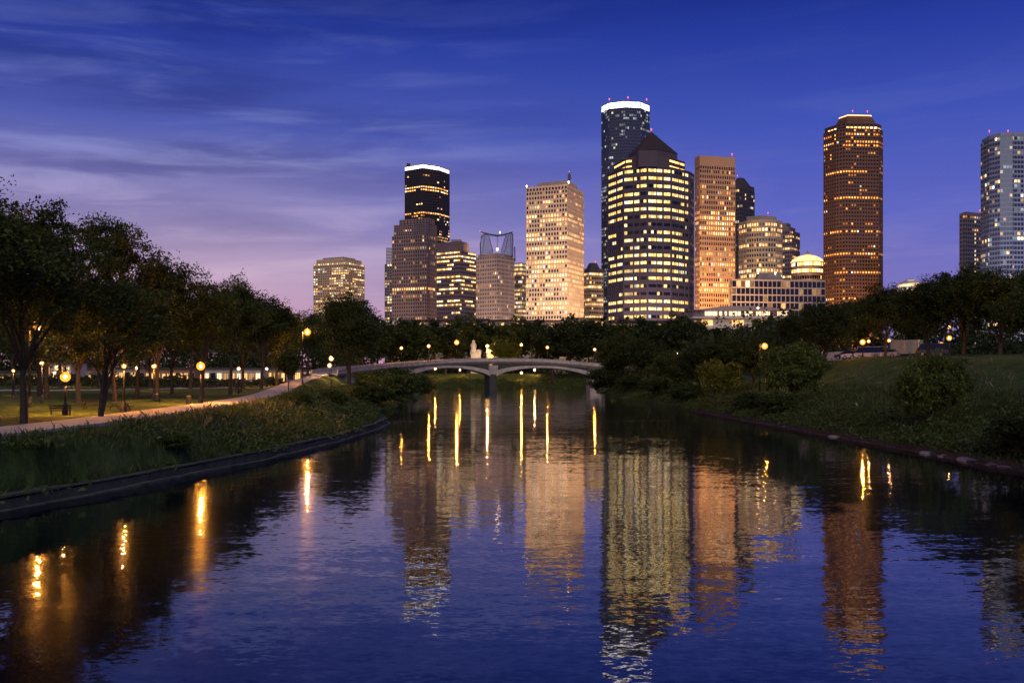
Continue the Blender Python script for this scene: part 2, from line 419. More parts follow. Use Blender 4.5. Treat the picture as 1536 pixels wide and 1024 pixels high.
wy = np.array([-300, -60, 0, 60, 120, 240, 360, 470]); wx = np.array([-90, -40, 0, 40, 90.])
WX, WY = np.meshgrid(wx, wy)
tag(grid_mesh('water', WX, WY, WX * 0.0, water_mat()), kind='structure')

# ------------------------------------------------------------------ ribbons: paths and river walls
def ribbon(line, w, thick, name, mat, lift=0.0, zfun=None):
    b = MB(); n = len(line); t = np.gradient(line[:, :2], axis=0); t /= np.linalg.norm(t, axis=1)[:, None]
    nrm = np.stack([-t[:, 1], t[:, 0]], 1); vs = []; fs = []
    for i in range(n):
        for s, dz in ((w / 2, 0), (-w / 2, 0), (-w / 2, -thick), (w / 2, -thick)):
            x, y = line[i, :2] + nrm[i] * s
            z = (zfun(x, y) if zfun else line[i, 2]) + lift + dz
            vs.append((x, y, z))
    for i in range(n - 1):
        a = i * 4; c = a + 4
        fs += [(a + 1, a, c, c + 1), (a, a + 3, c + 3, c), (a + 2, a + 1, c + 1, c + 2)]
    return b.add(vs, fs).build(name, mat)
M['coping'] = stone('coping_stone', (.10, .102, .09), .95, .55, 1.3)
M['path'] = stone('path_concrete', (0.46, 0.42, 0.43), .9, .15, .5)
M['asphalt'] = stone('asphalt', (0.10, 0.095, 0.09), .9, .2, .8)
nt = M['path'].node_tree; pb = nt.nodes['Principled BSDF']; src = pb.inputs['Base Color'].links[0].from_socket
g_ = nt.nodes.new('ShaderNodeNewGeometry'); s_ = nt.nodes.new('ShaderNodeSeparateXYZ'); nt.links.new(g_.outputs['Position'], s_.inputs[0])
fr = mth(nt, 'FRACT', mth(nt, 'MULTIPLY', mth(nt, 'ADD', s_.outputs[1], mth(nt, 'MULTIPLY', s_.outputs[0], .3)), .42))
nt.links.new(mixc(nt, mth(nt, 'MULTIPLY', mth(nt, 'LESS_THAN', fr, .05), .6), src, (.12, .11, .10)), pb.inputs['Base Color'])      # slab joints
tag(ribbon(PATH, 3.3, .3, 'path', 'path', .02), kind='structure')
FP = catmull([(-160, 112, 0), (-110, 124, 0), (-76, 141, 0), (-62, 168, 0), (-52, 188, 0), (-42, 198, 0)], 14)
tag(ribbon(FP, 2.2, .4, 'park_path', 'path', .10, g1), kind='structure')
RD = catmull([(-330, 268, 0), (-220, 278, 0), (-150, 300, 0), (-105, 345, 0), (-92, 400, 0), (-90, 460, 0)], 14)
tag(ribbon(RD, 9, .5, 'road', 'asphalt', .16, g1), kind='structure')
HR = catmull([(44, 214, 0), (52, 182, 0), (62, 166, 0), (78, 156, 0), (100, 150, 0), (150, 146, 0)], 12)
tag(ribbon(HR, 7, .6, 'hill_road', 'asphalt', .16, g1), kind='structure')

def river_wall(fn, y0, y1, side, label, step=2.0):
    root = thing('river_wall', label, 'wall', (float(fn(y0)), y0, 0))
    o = np.array(root.location); yy = np.arange(y0, y1 + .01, step); ln = np.stack([fn(yy), yy], 1)
    rnd = random.Random(5)
    def band(d0, d1, z0, z1, wob):
        b = MB(); vs = []; fs = []
        for (x, y) in ln:
            j = rnd.uniform(-wob, wob); k = rnd.uniform(-wob, wob)
            for d, z in ((d0, z0), (d0, z1), (d1, z1), (d1, z0)):
                vs.append((x + side * (d + (j if d == d0 else 0)) - o[0], y - o[1], z + (k if z == z1 else 0)))
        for i in range(len(ln) - 1):
            a = i * 4
            for q in range(3):
                fs.append((a + q, a + q + 1, a + q + 5, a + q + 4))
        fs += [(0, 1, 2, 3), (len(vs) - 1, len(vs) - 2, len(vs) - 3, len(vs) - 4)]
        return b.add(vs, fs)
    band(0.0, 1.25, -1.2, .40, .05).build('wall_face', 'wall_block', root)
    band(-.07, .40, .47, .54, .045).build('coping', 'coping', root)
    band(-.45, -.05, -1.2, .06, .06).build('footing', 'coping', root)
    return root
river_wall(xl, -60, 116, -1, 'long stone river wall curving along the water below the left park bank', 2.0)
river_wall(xr, -20, 150, 1, 'low broken stone river wall along the water under the right grassy slope', 2.5)

# ------------------------------------------------------------------ vegetation
def fast_mesh(name, V, nquad, mat):
    """V: (n*4,3) vertices of n separate quads"""
    me = bpy.data.meshes.new(name); n = nquad
    me.vertices.add(n * 4); me.vertices.foreach_set('co', V.astype(np.float32).ravel())
    me.loops.add(n * 4); me.loops.foreach_set('vertex_index', np.arange(n * 4, dtype=np.int32))
    me.polygons.add(n); me.polygons.foreach_set('loop_start', np.arange(0, n * 4, 4, dtype=np.int32))
    try: me.polygons.foreach_set('loop_total', np.full(n, 4, dtype=np.int32))
    except Exception: pass
    me.materials.append(M[mat]); me.update(calc_edges=True); return me

def leaf_quads(C, size, rng, up=.35):
    n = len(C)
    nr = rng.normal(size=(n, 3)); nr[:, 2] = np.abs(nr[:, 2]) + up; nr /= np.linalg.norm(nr, axis=1)[:, None]
    a = rng.normal(size=(n, 3)); u = np.cross(nr, a); u /= np.linalg.norm(u, axis=1)[:, None]; v = np.cross(nr, u)
    s = size * rng.uniform(.6, 1.35, n)[:, None]; k = rng.uniform(.4, .65, n)[:, None]
    droop = nr * s * -.22
    return np.stack([C - u * s + droop, C - v * s * k, C + u * s + droop, C + v * s * k], 1).reshape(-1, 3)

def make_tree(seed, H, clear, rx, rz=None, limbs=11, twigs=5, leaves=90, leaf=.30, clump=1.0, trunk_r=.32, mat='leaf', stems=1, low=0.0, gap=0.0):
    """returns (trunk mesh, crown mesh): tapered trunk, forking limbs, leaf clumps round the twig ends"""
    rnd = random.Random(seed); rng = np.random.default_rng(seed)
    b = MB(); tips = []
    cz = clear + (H - clear) * .5; hz = (H - clear) * .5 if rz is None else rz
    for st in range(stems):
        lean = Vector((rnd.uniform(-1, 1), rnd.uniform(-1, 1), 0)) * (.05 if stems == 1 else .22) * H
        base = Vector((0, 0, -.4)) if stems == 1 else Vector((rnd.uniform(-.5, .5), rnd.uniform(-.5, .5), -.4))
        top = Vector((lean.x, lean.y, H * .80)); pts = []; rad = []
        for i in range(8):
            t = i / 7; p = base.lerp(top, t) + Vector((rnd.uniform(-1, 1), rnd.uniform(-1, 1), 0)) * .05 * rx * t
            pts.append(p); rad.append(trunk_r * ((1.55 if i == 0 else 1.0) - .82 * t))
        pts.insert(1, base.lerp(pts[1], .18)); rad.insert(1, trunk_r * 1.08)
        b.tube(pts, rad, 9)
        m = limbs // stems + (0 if stems == 1 else 1)
        for k in range(m):
            t = rnd.uniform(.0, 1) ** .8
            az_ = k * 2.39996 + rnd.uniform(-.5, .5) + st
            z0 = clear * .8 + (H * .74 - clear * .8) * t
            q = z0 / (H * .8); i = min(int(q * 7) + 1, 7); p0 = base.lerp(top, q) if i < 1 else pts[i].lerp(pts[i + 1], .3) if i + 1 < len(pts) else pts[-1]
            el = rnd.uniform(-.25, .55) + .5 * t - low
            hr = math.cos(el) * rnd.uniform(.45, .86); hv = math.sin(el) * rnd.uniform(.75, 1.0)
            e = Vector((math.cos(az_) * rx * hr + top.x * .4, math.sin(az_) * rx * hr + top.y * .4, cz + hv * hz))
            mid = p0.lerp(e, .5) + Vector((rnd.uniform(-.4, .4), rnd.uniform(-.4, .4), .16 * (e - p0).length))
            r0 = trunk_r * (.46 - .2 * t)
            lp = [p0, p0.lerp(mid, .5) + Vector((0, 0, .04 * (e - p0).length)), mid, mid.lerp(e, .5) + Vector((0, 0, .03 * (e - p0).length)), e]
            b.tube(lp, [r0, r0 * .8, r0 * .58, r0 * .36, r0 * .14], 6)
            tips.append(e)
            for w in range(twigs):
                s = lp[2 + (w % 3)]; d = Vector((rnd.gauss(0, 1), rnd.gauss(0, 1), rnd.gauss(.25, .7))).normalized() * rnd.uniform(.18, .40) * rx
                f = s + d
                b.tube([s, s.lerp(f, .5) + Vector((0, 0, .05 * rx)), f], [r0 * .3, r0 * .2, r0 * .08], 5, False)
                tips.append(f)
        for w in range(5):
            tips.append(pts[-1] + Vector((rnd.gauss(0, .22) * rx, rnd.gauss(0, .22) * rx, rnd.uniform(-.05, .2) * H)))
    C = []
    for tpt in tips:
        if rnd.random() < gap: continue
        n = int(leaves * rnd.uniform(.5, 1.4)); s = clump * rnd.uniform(.6, 1.25)
        for sub in range(3):
            o = rng.normal(size=3) * s * .55
            pts_ = rng.normal(size=(n // 3, 3)) * np.array([s * .5, s * .5, s * .32])
            C.append(np.array(tpt) + o + pts_)
    C = np.concatenate(C); C = C[C[:, 2] > .3 * clear + .1]
    tm = bpy.data.meshes.new('trunk'); tm.from_pydata([tuple(v) for v in b.v], [], b.f); tm.materials.append(M['bark'])
    tm.polygons.foreach_set('use_smooth', [True] * len(tm.polygons))
    V = leaf_quads(C, leaf, rng)
    return tm, fast_mesh('crown', V, len(C), mat), H

KIND = {
    'oak1': make_tree(11, 18, 4.6, 8.2, None, 17, 7, 220, .18, 1.1, .35, 'leaf', 1, 0, .2),
    'oak2': make_tree(23, 17, 4.2, 7.4, None, 15, 7, 220, .20, 1.2, .38),
    'oak3': make_tree(37, 16, 4.8, 7.0, None, 15, 7, 220, .21, 1.2, .36, 'leaf_dark'),
    'multi': make_tree(41, 12.5, 3.2, 6.2, None, 15, 6, 220, .16, .95, .19, 'leaf', 3, 0, .25),
    'tall': make_tree(53, 25, 8.5, 7.0, None, 17, 5, 220, .23, 1.15, .40, 'leaf_dark', 1, 0, .3),
    'tall2': make_tree(59, 24, 9, 6.0, None, 14, 5, 220, .23, 1.1, .36, 'leaf_dark', 1, 0, .34),
    'dense1': make_tree(61, 17, 3.0, 7.2, None, 18, 7, 230, .23, 1.4, .42, 'leaf_dark', 1, .1),
    'dense2': make_tree(67, 14, 2.0, 6.8, None, 18, 7, 230, .23, 1.3, .36, 'leaf', 1, .2, .12),
    'small': make_tree(71, 6.5, 1.9, 2.3, None, 12, 5, 90, .17, .55, .10, 'leaf'),
    'bush1': make_tree(83, 5.2, .7, 3.5, None, 24, 6, 150, .14, .6, .12, 'leaf_light', 3, .25),
    'bush2': make_tree(89, 6.6, .9, 3.9, None, 24, 6, 150, .16, .66, .13, 'leaf_light', 4, .25),
    'pale': make_tree(97, 6.6, 1.5, 2.6, None, 18, 5, 110, .16, .55, .08, 'leaf_pale', 2, .2),
    'shrub': make_tree(101, 3.4, .3, 2.6, None, 16, 5, 110, .15, .5, .06, 'under', 4, .35),
    'far1': make_tree(107, 20, 3.0, 8.5, None, 16, 5, 46, .62, 1.7, .45, 'leaf_dark', 1, .25),
    'far2': make_tree(109, 18, 2.0, 9.0, None, 16, 5, 46, .62, 1.8, .45, 'leaf', 1, .25),
    'far3': make_tree(113, 22, 3.0, 7.5, None, 16, 5, 46, .62, 1.6, .45, 'leaf_dark', 1, .25),
}
def tree(kind, name, label, px, D, topy=None, rz=0.0, group=None, x=None, sxy=1.0, cat='tree', h=None, dz=0.0):
    tm, cm, H = KIND[kind]; x = X(px, D) if x is None else x
    z = g1(x, D) + dz
    t = thing(name, label, cat, (x, D, z), rz, group)
    s = ((Z(topy, D) - z) * (1.0 if name == 'far_tree' else .93) if topy is not None else h) / H if (topy is not None or h) else 1.0
    t.scale = (s * sxy, s * sxy, s)
    for nm, me in (('trunk', tm), ('crown', cm)):
        o = bpy.data.objects.new(nm, me); o.parent = t; col.objects.link(o)
    return t

GL = 'trees on the lawn of the left park'
tree('oak2', 'shade_tree', 'tree at the left edge of the photo with only its right boughs showing', -92, 46, 262, .4, GL)
tree('oak1', 'shade_tree', 'large spreading tree with the thickest trunk, nearest the near path on the left', 36, 51, 300, 1.0, GL, None, .95)
tree('tall', 'tall_tree', 'tallest dark open-crowned tree standing above the left park, black against the sky', 172, 92, 292, 2.2, GL, None, .70)
tree('tall2', 'tall_tree', 'tall thin-crowned tree behind the thick-trunked one at upper left', 70, 96, 276, .3, GL, None, .85)
tree('multi', 'shade_tree', 'spreading tree with several stems forking near the ground beside the near path', 158, 57, 412, .9, GL, None, 1.05)
tree('oak3', 'shade_tree', 'thin-topped tree stepping down right of the tallest tree on the left', 236, 98, 376, 3.0, GL, None, .72)
tree('oak1', 'shade_tree', 'broad round tree above the brightest lawn lamp on the left', 303, 108, 412, 4.1, GL, None, .85)
tree('oak2', 'shade_tree', 'broad dark tree right of the brightest lawn lamp, two trunks in view below', 345, 126, 420, 5.2, GL, None, .85)
tree('oak3', 'shade_tree', 'round dark tree just left of the bend in the wide path', 392, 158, 436, .7, GL, None, .85)
tree('oak1', 'shade_tree', 'last dark tree of the left row before the tall lamp by the bridge ramp', 428, 205, 458, 2.6, GL, None, .7)
tree('small', 'small_tree', 'small dark round tree standing on the river side of the wide path bend', 433, 118, 523, 1.2, GL, None, 1.0)
tree('dense1', 'oak_tree', 'big round oak standing alone in front of the left end of the bridge', 524, 205, 434, 2.0, None, None, .88)
bk = [(-30, 96, 350, 'oak3', 'tree behind the thick-trunked tree, at the photo edge'), (60, 105, 392, 'oak2', 'tree in the second row left of the pole lamp on the lawn'), (118, 88, 410, 'oak3', 'tree in the second row just right of the pole lamp on the lawn'),
      (205, 105, 436, 'oak2', 'tree in the second row behind the several-stemmed tree'), (258, 125, 432, 'oak1', 'tree in the second row left of the brightest lawn lamp'),
      (20, 150, 430, 'oak1', 'tree in the far row before the lit pavilion at far left'), (150, 160, 445, 'oak3', 'tree in the far row right of the lit white pavilion'),
      (285, 172, 446, 'oak2', 'tree in the far row behind the brightest lawn lamp'), (365, 182, 450, 'oak1', 'tree in the far row behind the two people on the lawn'),
      (415, 222, 462, 'oak3', 'tree in the far row at the end of the second path'), (462, 330, 470, 'oak2', 'small far tree low between the left row and the lone oak'),
      (225, 180, 446, 'oak1', 'tree in the far row before the long lit shopfronts'), (90, 190, 440, 'oak2', 'tree in the far row behind the pole lamp on the lawn')]
for i, (px, D, ty, k, lb) in enumerate(bk): tree(k, 'shade_tree', lb, px, D, ty, i * 1.7, GL)

# right bank
GR = 'trees on the right hill and bank'
tree('pale', 'leaning_tree', 'pale yellow green little tree leaning over the water on the right bank', 1078, 136, 536, .5, None, 28.4)
tree('bush2', 'round_bush', 'large round dark bush low on the right slope, left of the open grass', 1190, 118, 514, 1.1, None, None, .95, 'bush')
tree('bush1', 'round_bush', 'round bush standing alone in the middle of the right grass slope', 1397, 74, 534, 2.6, None, None, .74, 'bush')
tree('dense2', 'bank_tree', 'rounded tree at the right end of the bridge, over the water', 926, 262, 494, .4, GR, 29.5)
tree('dense1', 'bank_tree', 'dark tree with a pale bare stem on the right bank beyond the leaning one', 966, 228, 500, 1.3, GR, 31)
tree('dense2', 'bank_tree', 'low dark tree on the right bank left of the pale leaning tree', 1010, 190, 520, 2.2, GR, 31.2)
tree('dense1', 'bank_tree', 'dark upright tree just left behind the pale leaning tree', 1046, 172, 508, 3.1, GR, 32.4)
tree('dense2', 'bank_tree', 'dark tree directly behind the pale leaning tree', 1092, 160, 500, 4.0, GR)
tree('dense1', 'bank_tree', 'dark tree between the pale leaning tree and the large round bush', 1130, 152, 500, 5.0, GR)
tree('dense1', 'hill_tree', 'wide dark tree on the left end of the hill crest with its trunk in view', 1237, 152, 446, .2, GR)
tree('oak3', 'hill_tree', 'dark tree on the hill crest lit orange inside by the lamp below it', 1328, 160, 424, 1.9, GR)
tree('dense1', 'hill_tree', 'dark dense tree on the hill crest above the round bush', 1392, 142, 410, 2.9, GR)
tree('dense1', 'hill_tree', 'highest rough-topped dark tree on the hill crest below the brown tower at right', 1446, 138, 392, 3.7, GR)
tree('dense2', 'hill_tree', 'dark tree on the hill crest below the blue glass tower', 1500, 130, 398, 4.4, GR)
tree('dense1', 'hill_tree', 'dark tree half cut off by the right photo edge on the crest', 1560, 128, 390, 5.4, GR)
tree('dense2', 'hill_tree', 'lower dark tree behind the crest between the tall brown tower and the round bush', 1290, 190, 440, .9, GR)
tree('dense1', 'hill_tree', 'lower dark tree behind the crest left of the brown tower base', 1195, 185, 466, 2.4, GR)
tree('dense2', 'hill_tree', 'dark far tree on the crest just above the parked cars', 1360, 200, 432, 3.4, GR)
tree('oak2', 'near_tree', 'nearest tree on the right with drooping boughs cut by the photo edge', 1560, 68, 398, 1.5, None, 37.0, .95)

# line of trees beyond the bridge
GF = 'line of trees beyond the bridge'
rf = random.Random(8)
far = [(596, 470, 478, 'left of the stepped tower base'), (622, 455, 488, 'below the left half of the stepped tower'), (650, 480, 482, 'below the right half of the stepped tower'),
       (668, 480, 488, 'behind the brightest bridge lamp'), (692, 520, 482, 'below the dark banded tower'), (722, 540, 482, 'behind the pale monument'),
       (748, 545, 480, 'below the tower with the wire crown'), (782, 510, 484, 'behind the lit yellow shrub'), (804, 480, 479, 'below the left half of the cream tower'),
       (830, 455, 487, 'behind the lamps right of the bridge pier'), (856, 490, 480, 'below the right side of the cream tower'), (884, 462, 482, 'behind the right end of the bridge'),
       (908, 500, 478, 'below the blue tower with white crown'), (934, 470, 484, 'below the left edge of the pyramid-roofed tower'), (962, 505, 477, 'below the middle of the pyramid-roofed tower'),
       (990, 470, 486, 'below the right facets of the pyramid-roofed tower'), (1020, 500, 480, 'below the right edge of the pyramid-roofed tower'), (1052, 460, 484, 'below the tan slab tower'),
       (1080, 430, 490, 'in front of the left end of the lit low hall'), (1112, 410, 492, 'in front of the middle of the lit low hall'), (1142, 400, 486, 'in front of the right end of the lit low hall'),
       (1168, 380, 476, 'below the gridded low block'), (566, 440, 486, 'behind the lone oak'), (540, 470, 480, 'left behind the lone oak'), (1215, 330, 462, 'behind the hill crest at the brown tower')]
for i, (px, D, ty, lb) in enumerate(far):
    tree(('far1', 'far2', 'far3')[i % 3], 'far_tree', 'dark tree beyond the bridge, ' + lb, px, D, ty + rf.uniform(-3, 3), i * 1.3, GF)
for i, (px, D, ty, lb) in enumerate([(30, 380, 470, 'behind the left pavilion'), (120, 390, 466, 'behind the white lit pavilion'), (205, 380, 470, 'behind the shopfronts'), (275, 400, 466, 'behind the lamp-lit lawn'), (345, 390, 470, 'behind the two people on the lawn'), (410, 400, 468, 'behind the path bend'), (470, 420, 480, 'behind the tall lamp'), (505, 440, 486, 'behind the bridge ramp')]):
    tree(('far2', 'far1', 'far3')[i % 3], 'far_tree', 'dark far tree of the left park, ' + lb, px, D, ty, i * 2.1, GF)
tree('pale', 'lit_shrub', 'yellow green shrub lit by the lamps behind the bridge railing', 758, 482, 509, .6, None, None, 1.1, 'bush')

GS = 'shrubs along the water'
shr = [(575, 150, 578, 'at the water just left of the bay behind the wall end'), (600, 175, 564, 'at the water right of the bay, below the bridge arch'), (622, 205, 562, 'furthest right on the left bank, touching the water'),
       (590, 215, 553, 'below the left bridge arch'), (560, 185, 558, 'at the foot of the lone oak'), (545, 150, 580, 'behind the tip of the left river wall')]
for i, (px, D, ty, lb) in enumerate(shr):
    tree('shrub', 'bank_shrub', 'dark leafy shrub ' + lb, px, D, ty, i * 1.1, GS, min(X(px, D), float(xl(D)) - 1.6), 1.35, 'shrub')
for i, (px, D, ty, lb) in enumerate([(215, 45, 622, 'beside the near path below the several-stemmed tree'), (262, 52, 640, 'low on the left bank slope, below the brightest lawn lamp'), (445, 92, 596, 'on the left bank below the path bend'), (500, 105, 592, 'on the left bank above the tip of the river wall'), (110, 40, 668, 'low on the left bank slope below the pole lamp')]):
    tree('shrub', 'bank_shrub', 'dark leafy shrub ' + lb, px, D, None, i * 1.9, GS, None, 1.4, 'shrub', (.95, .85, 1.3, 1.5, .8)[i])
shr = [(905, 285, 552, 'under the right bridge end'), (945, 245, 564, 'below the pale bare stem'), (985, 205, 568, 'at the water left of the leaning tree'),
       (1030, 165, 576, 'at the water just left of the pale leaning tree'), (1105, 122, 590, 'at the foot of the pale leaning tree, right side'), (1140, 110, 590, 'between the leaning tree and the large round bush'),
       (1480, 56, 612, 'at the water near the right edge, left one'), (1530, 52, 600, 'at the water in the bottom right of the slope')]
for i, (px, D, ty, lb) in enumerate(shr):
    tree('shrub', 'bank_shrub', 'dark right-bank shrub ' + lb, px, D, ty, i * 1.4 + .5, GS, max(X(px, D), float(xr(D)) + 1.8), 1.3, 'shrub')

# undergrowth: nobody could count it
def undergrowth(name, pts, hs, leaf, n_each, mat, seed, spread=.8):
    rng = np.random.default_rng(seed); C = []
    for (x, y, z), h in zip(pts, hs):
        n = int(n_each * rng.uniform(.5, 1.4)); q = rng.normal(size=(n, 3)) * np.array([spread, spread, 0]) * rng.uniform(.6, 1.2)
        r = np.exp(-(q[:, 0] ** 2 + q[:, 1] ** 2) / (spread ** 2 * 1.6)); q[:, 2] = h * r * rng.uniform(.0, 1.0, n) ** .6
        C.append(np.array([x, y, z]) + q)
    C = np.concatenate(C); o = bpy.data.objects.new(name, fast_mesh(name, leaf_quads(C, leaf, rng, .1), len(C), mat)); col.objects.link(o)
    return tag(o, kind='stuff')
def blades(name, pts, h, mat, seed, lean=.35, w=.03):
    rng = np.random.default_rng(seed); n = len(pts); p = np.array(pts); a = rng.uniform(0, 6.28, n); H = h * rng.uniform(.5, 1.3, n)
    d = rng.normal(size=(n, 2)) * lean * H[:, None]; u = np.stack([np.cos(a), np.sin(a), np.zeros(n)], 1) * w
    top = p + np.stack([d[:, 0], d[:, 1], H], 1); mid = p + np.stack([d[:, 0] * .35, d[:, 1] * .35, H * .6], 1)
    V = np.stack([p - u * .6, p + u * .6, mid + u, top], 1).reshape(-1, 3)
    o = bpy.data.objects.new(name, fast_mesh(name, V, n, mat)); col.objects.link(o); return tag(o, kind='stuff')
def scatter(n, seed, side, y0, y1, d0, d1, dens=None):
    rng = np.random.default_rng(seed); out = []
    y = y0 + (y1 - y0) * rng.uniform(0, 1, n) ** 1.15; d = rng.uniform(d0, d1, n)
    x = xl(y) - d if side < 0 else xr(y) + d
    k = np.ones(n, bool)
    if side < 0:
        dp = np.sqrt(((x[:, None] - PATH[None, :, 0]) ** 2 + (y[:, None] - PATH[None, :, 1]) ** 2).min(1)); k = dp > 2.2
        k &= x - np.interp(y, PATH[:, 1], PATH[:, 0]) > 2.1
    if dens is not None: k &= dens(x, y, rng)
    x, y = x[k], y[k]; return np.stack([x, y, np.maximum(gz(x, y), .5)], 1)
clmp = lambda x, y, rng: (np.sin(x * .7 + 2 * np.sin(y * .21)) + np.sin(y * .5 + x * .3)) * .5 + rng.uniform(-.6, .9, len(x)) > 0
p = scatter(3000, 1, -1, 24, 200, .55, 14, clmp); rr = np.random.default_rng(2)
undergrowth('undergrowth', p, rr.uniform(.3, 1.15, len(p)) * np.clip((xl(p[:, 1]) - p[:, 0]) / 2.0, .35, 1) * np.where(p[:, 0] - np.interp(p[:, 1], PATH[:, 1], PATH[:, 0]) < 4.2, .3, 1), .13, 46, 'under', 3)
blades('rough_grass', scatter(60000, 4, -1, 24, 190, .7, 14), .38, 'under', 5)
blades('dry_grass', scatter(7000, 6, -1, 24, 130, 1.2, 14, clmp), .6, 'straw', 7, .4, .02)
p = scatter(500, 21, 1, 30, 160, -.1, 1.1); undergrowth('undergrowth', p, np.random.default_rng(9).uniform(.25, .8, len(p)), .12, 40, 'under', 23, .5)
p = scatter(1900, 11, 1, 30, 290, .5, 6.5, clmp)
undergrowth('undergrowth', p, rr.uniform(.4, 1.5, len(p)), .14, 46, 'under', 13)
blades('rough_grass', scatter(45000, 14, 1, 34, 200, 1.1, 14), .5, 'under', 15)
blades('dry_grass', scatter(4500, 16, 1, 34, 140, 1.2, 26, clmp), .5, 'straw', 17, .4, .02)

def wood(seed, n, x0, x1, y0, y1, h0, h1):
    rng = np.random.default_rng(seed); x = rng.uniform(x0, x1, n); y = rng.uniform(y0, y1, n)
    undergrowth('woodland', np.stack([x, y, gz(x, y)], 1), rng.uniform(h0, h1, n), .55, 150, 'leaf_dark', seed + 1, 3.4)
wood(31, 900, -430, -58, 345, 400, 14, 24)
wood(33, 760, 44, 330, 212, 262, 7, 15)
rg = np.random.default_rng(5); q = np.stack([rg.uniform(-44, 44, 260), rg.uniform(428, 464, 260)], 1)
undergrowth('undergrowth', np.concatenate([q, gz(q[:, 0], q[:, 1])[:, None]], 1), rg.uniform(.8, 3.2, 260), .32, 90, 'under', 41, 1.9)
wood(37, 150, -185, -58, 205, 258, .8, 3.0)
wood(35, 200, -70, 170, 535, 590, 8, 14)

# ------------------------------------------------------------------ towers
YEL = [(3.2, 1.75, .50), (3.6, 2.2, .85), (2.4, 1.2, .32), (3.6, 2.6, 1.4)]
PINK = [(3.6, 1.85, .58), (2.9, 1.3, .38), (3.9, 2.3, .95), (2.4, 1.0, .30)]
AMB = [(3.4, 1.1, .16), (3.8, 1.5, .26), (2.6, .78, .10)]
COOL = [(.45, .55, .55), (1.1, 1.0, .6), (.3, .38, .46)]
GREEN = [(3.2, 2.1, .58), (3.6, 2.4, .75), (2.7, 1.6, .42), (3.6, 2.7, 1.2)]

def lit_fn(seed, cols, base=.15, rows=(), rowp=.93, hot=.25, run=.55, dim=.25, gain=1.0, low=None):
    """which rooms are lit: whole floors in `rows`, elsewhere floors of varying liveliness with runs of lit bays"""
    rnd = random.Random(seed); prob = {}; state = {}
    rows = set(rows)
    def f(face, fl, bay, nf):
        if fl not in prob:
            prob[fl] = rowp if fl in rows else min(.95, base * rnd.choice((.25, .5, 1, 1, 1.6, 2.4)))
        p = prob[fl] * (low(fl / nf) if low and fl not in rows else 1)
        prev = state.get((face, fl), rnd.random() < p)
        on = prev if rnd.random() < run else rnd.random() < p
        state[(face, fl)] = on
        if not on: return (0, 0, 0)
        c = rnd.choice(cols) if rnd.random() > .07 else (2.1, 2.3, 2.2); g = gain * (rnd.uniform(.65, 1.15) if fl in rows or rnd.random() < hot else rnd.uniform(dim * .5, dim * 1.5))
        return (c[0] * g, c[1] * g, c[2] * g)
    return f

def tower(name, label, loc, group='towers of the skyline', cat='tower'):
    return thing(name, label, cat, loc, 0, group)

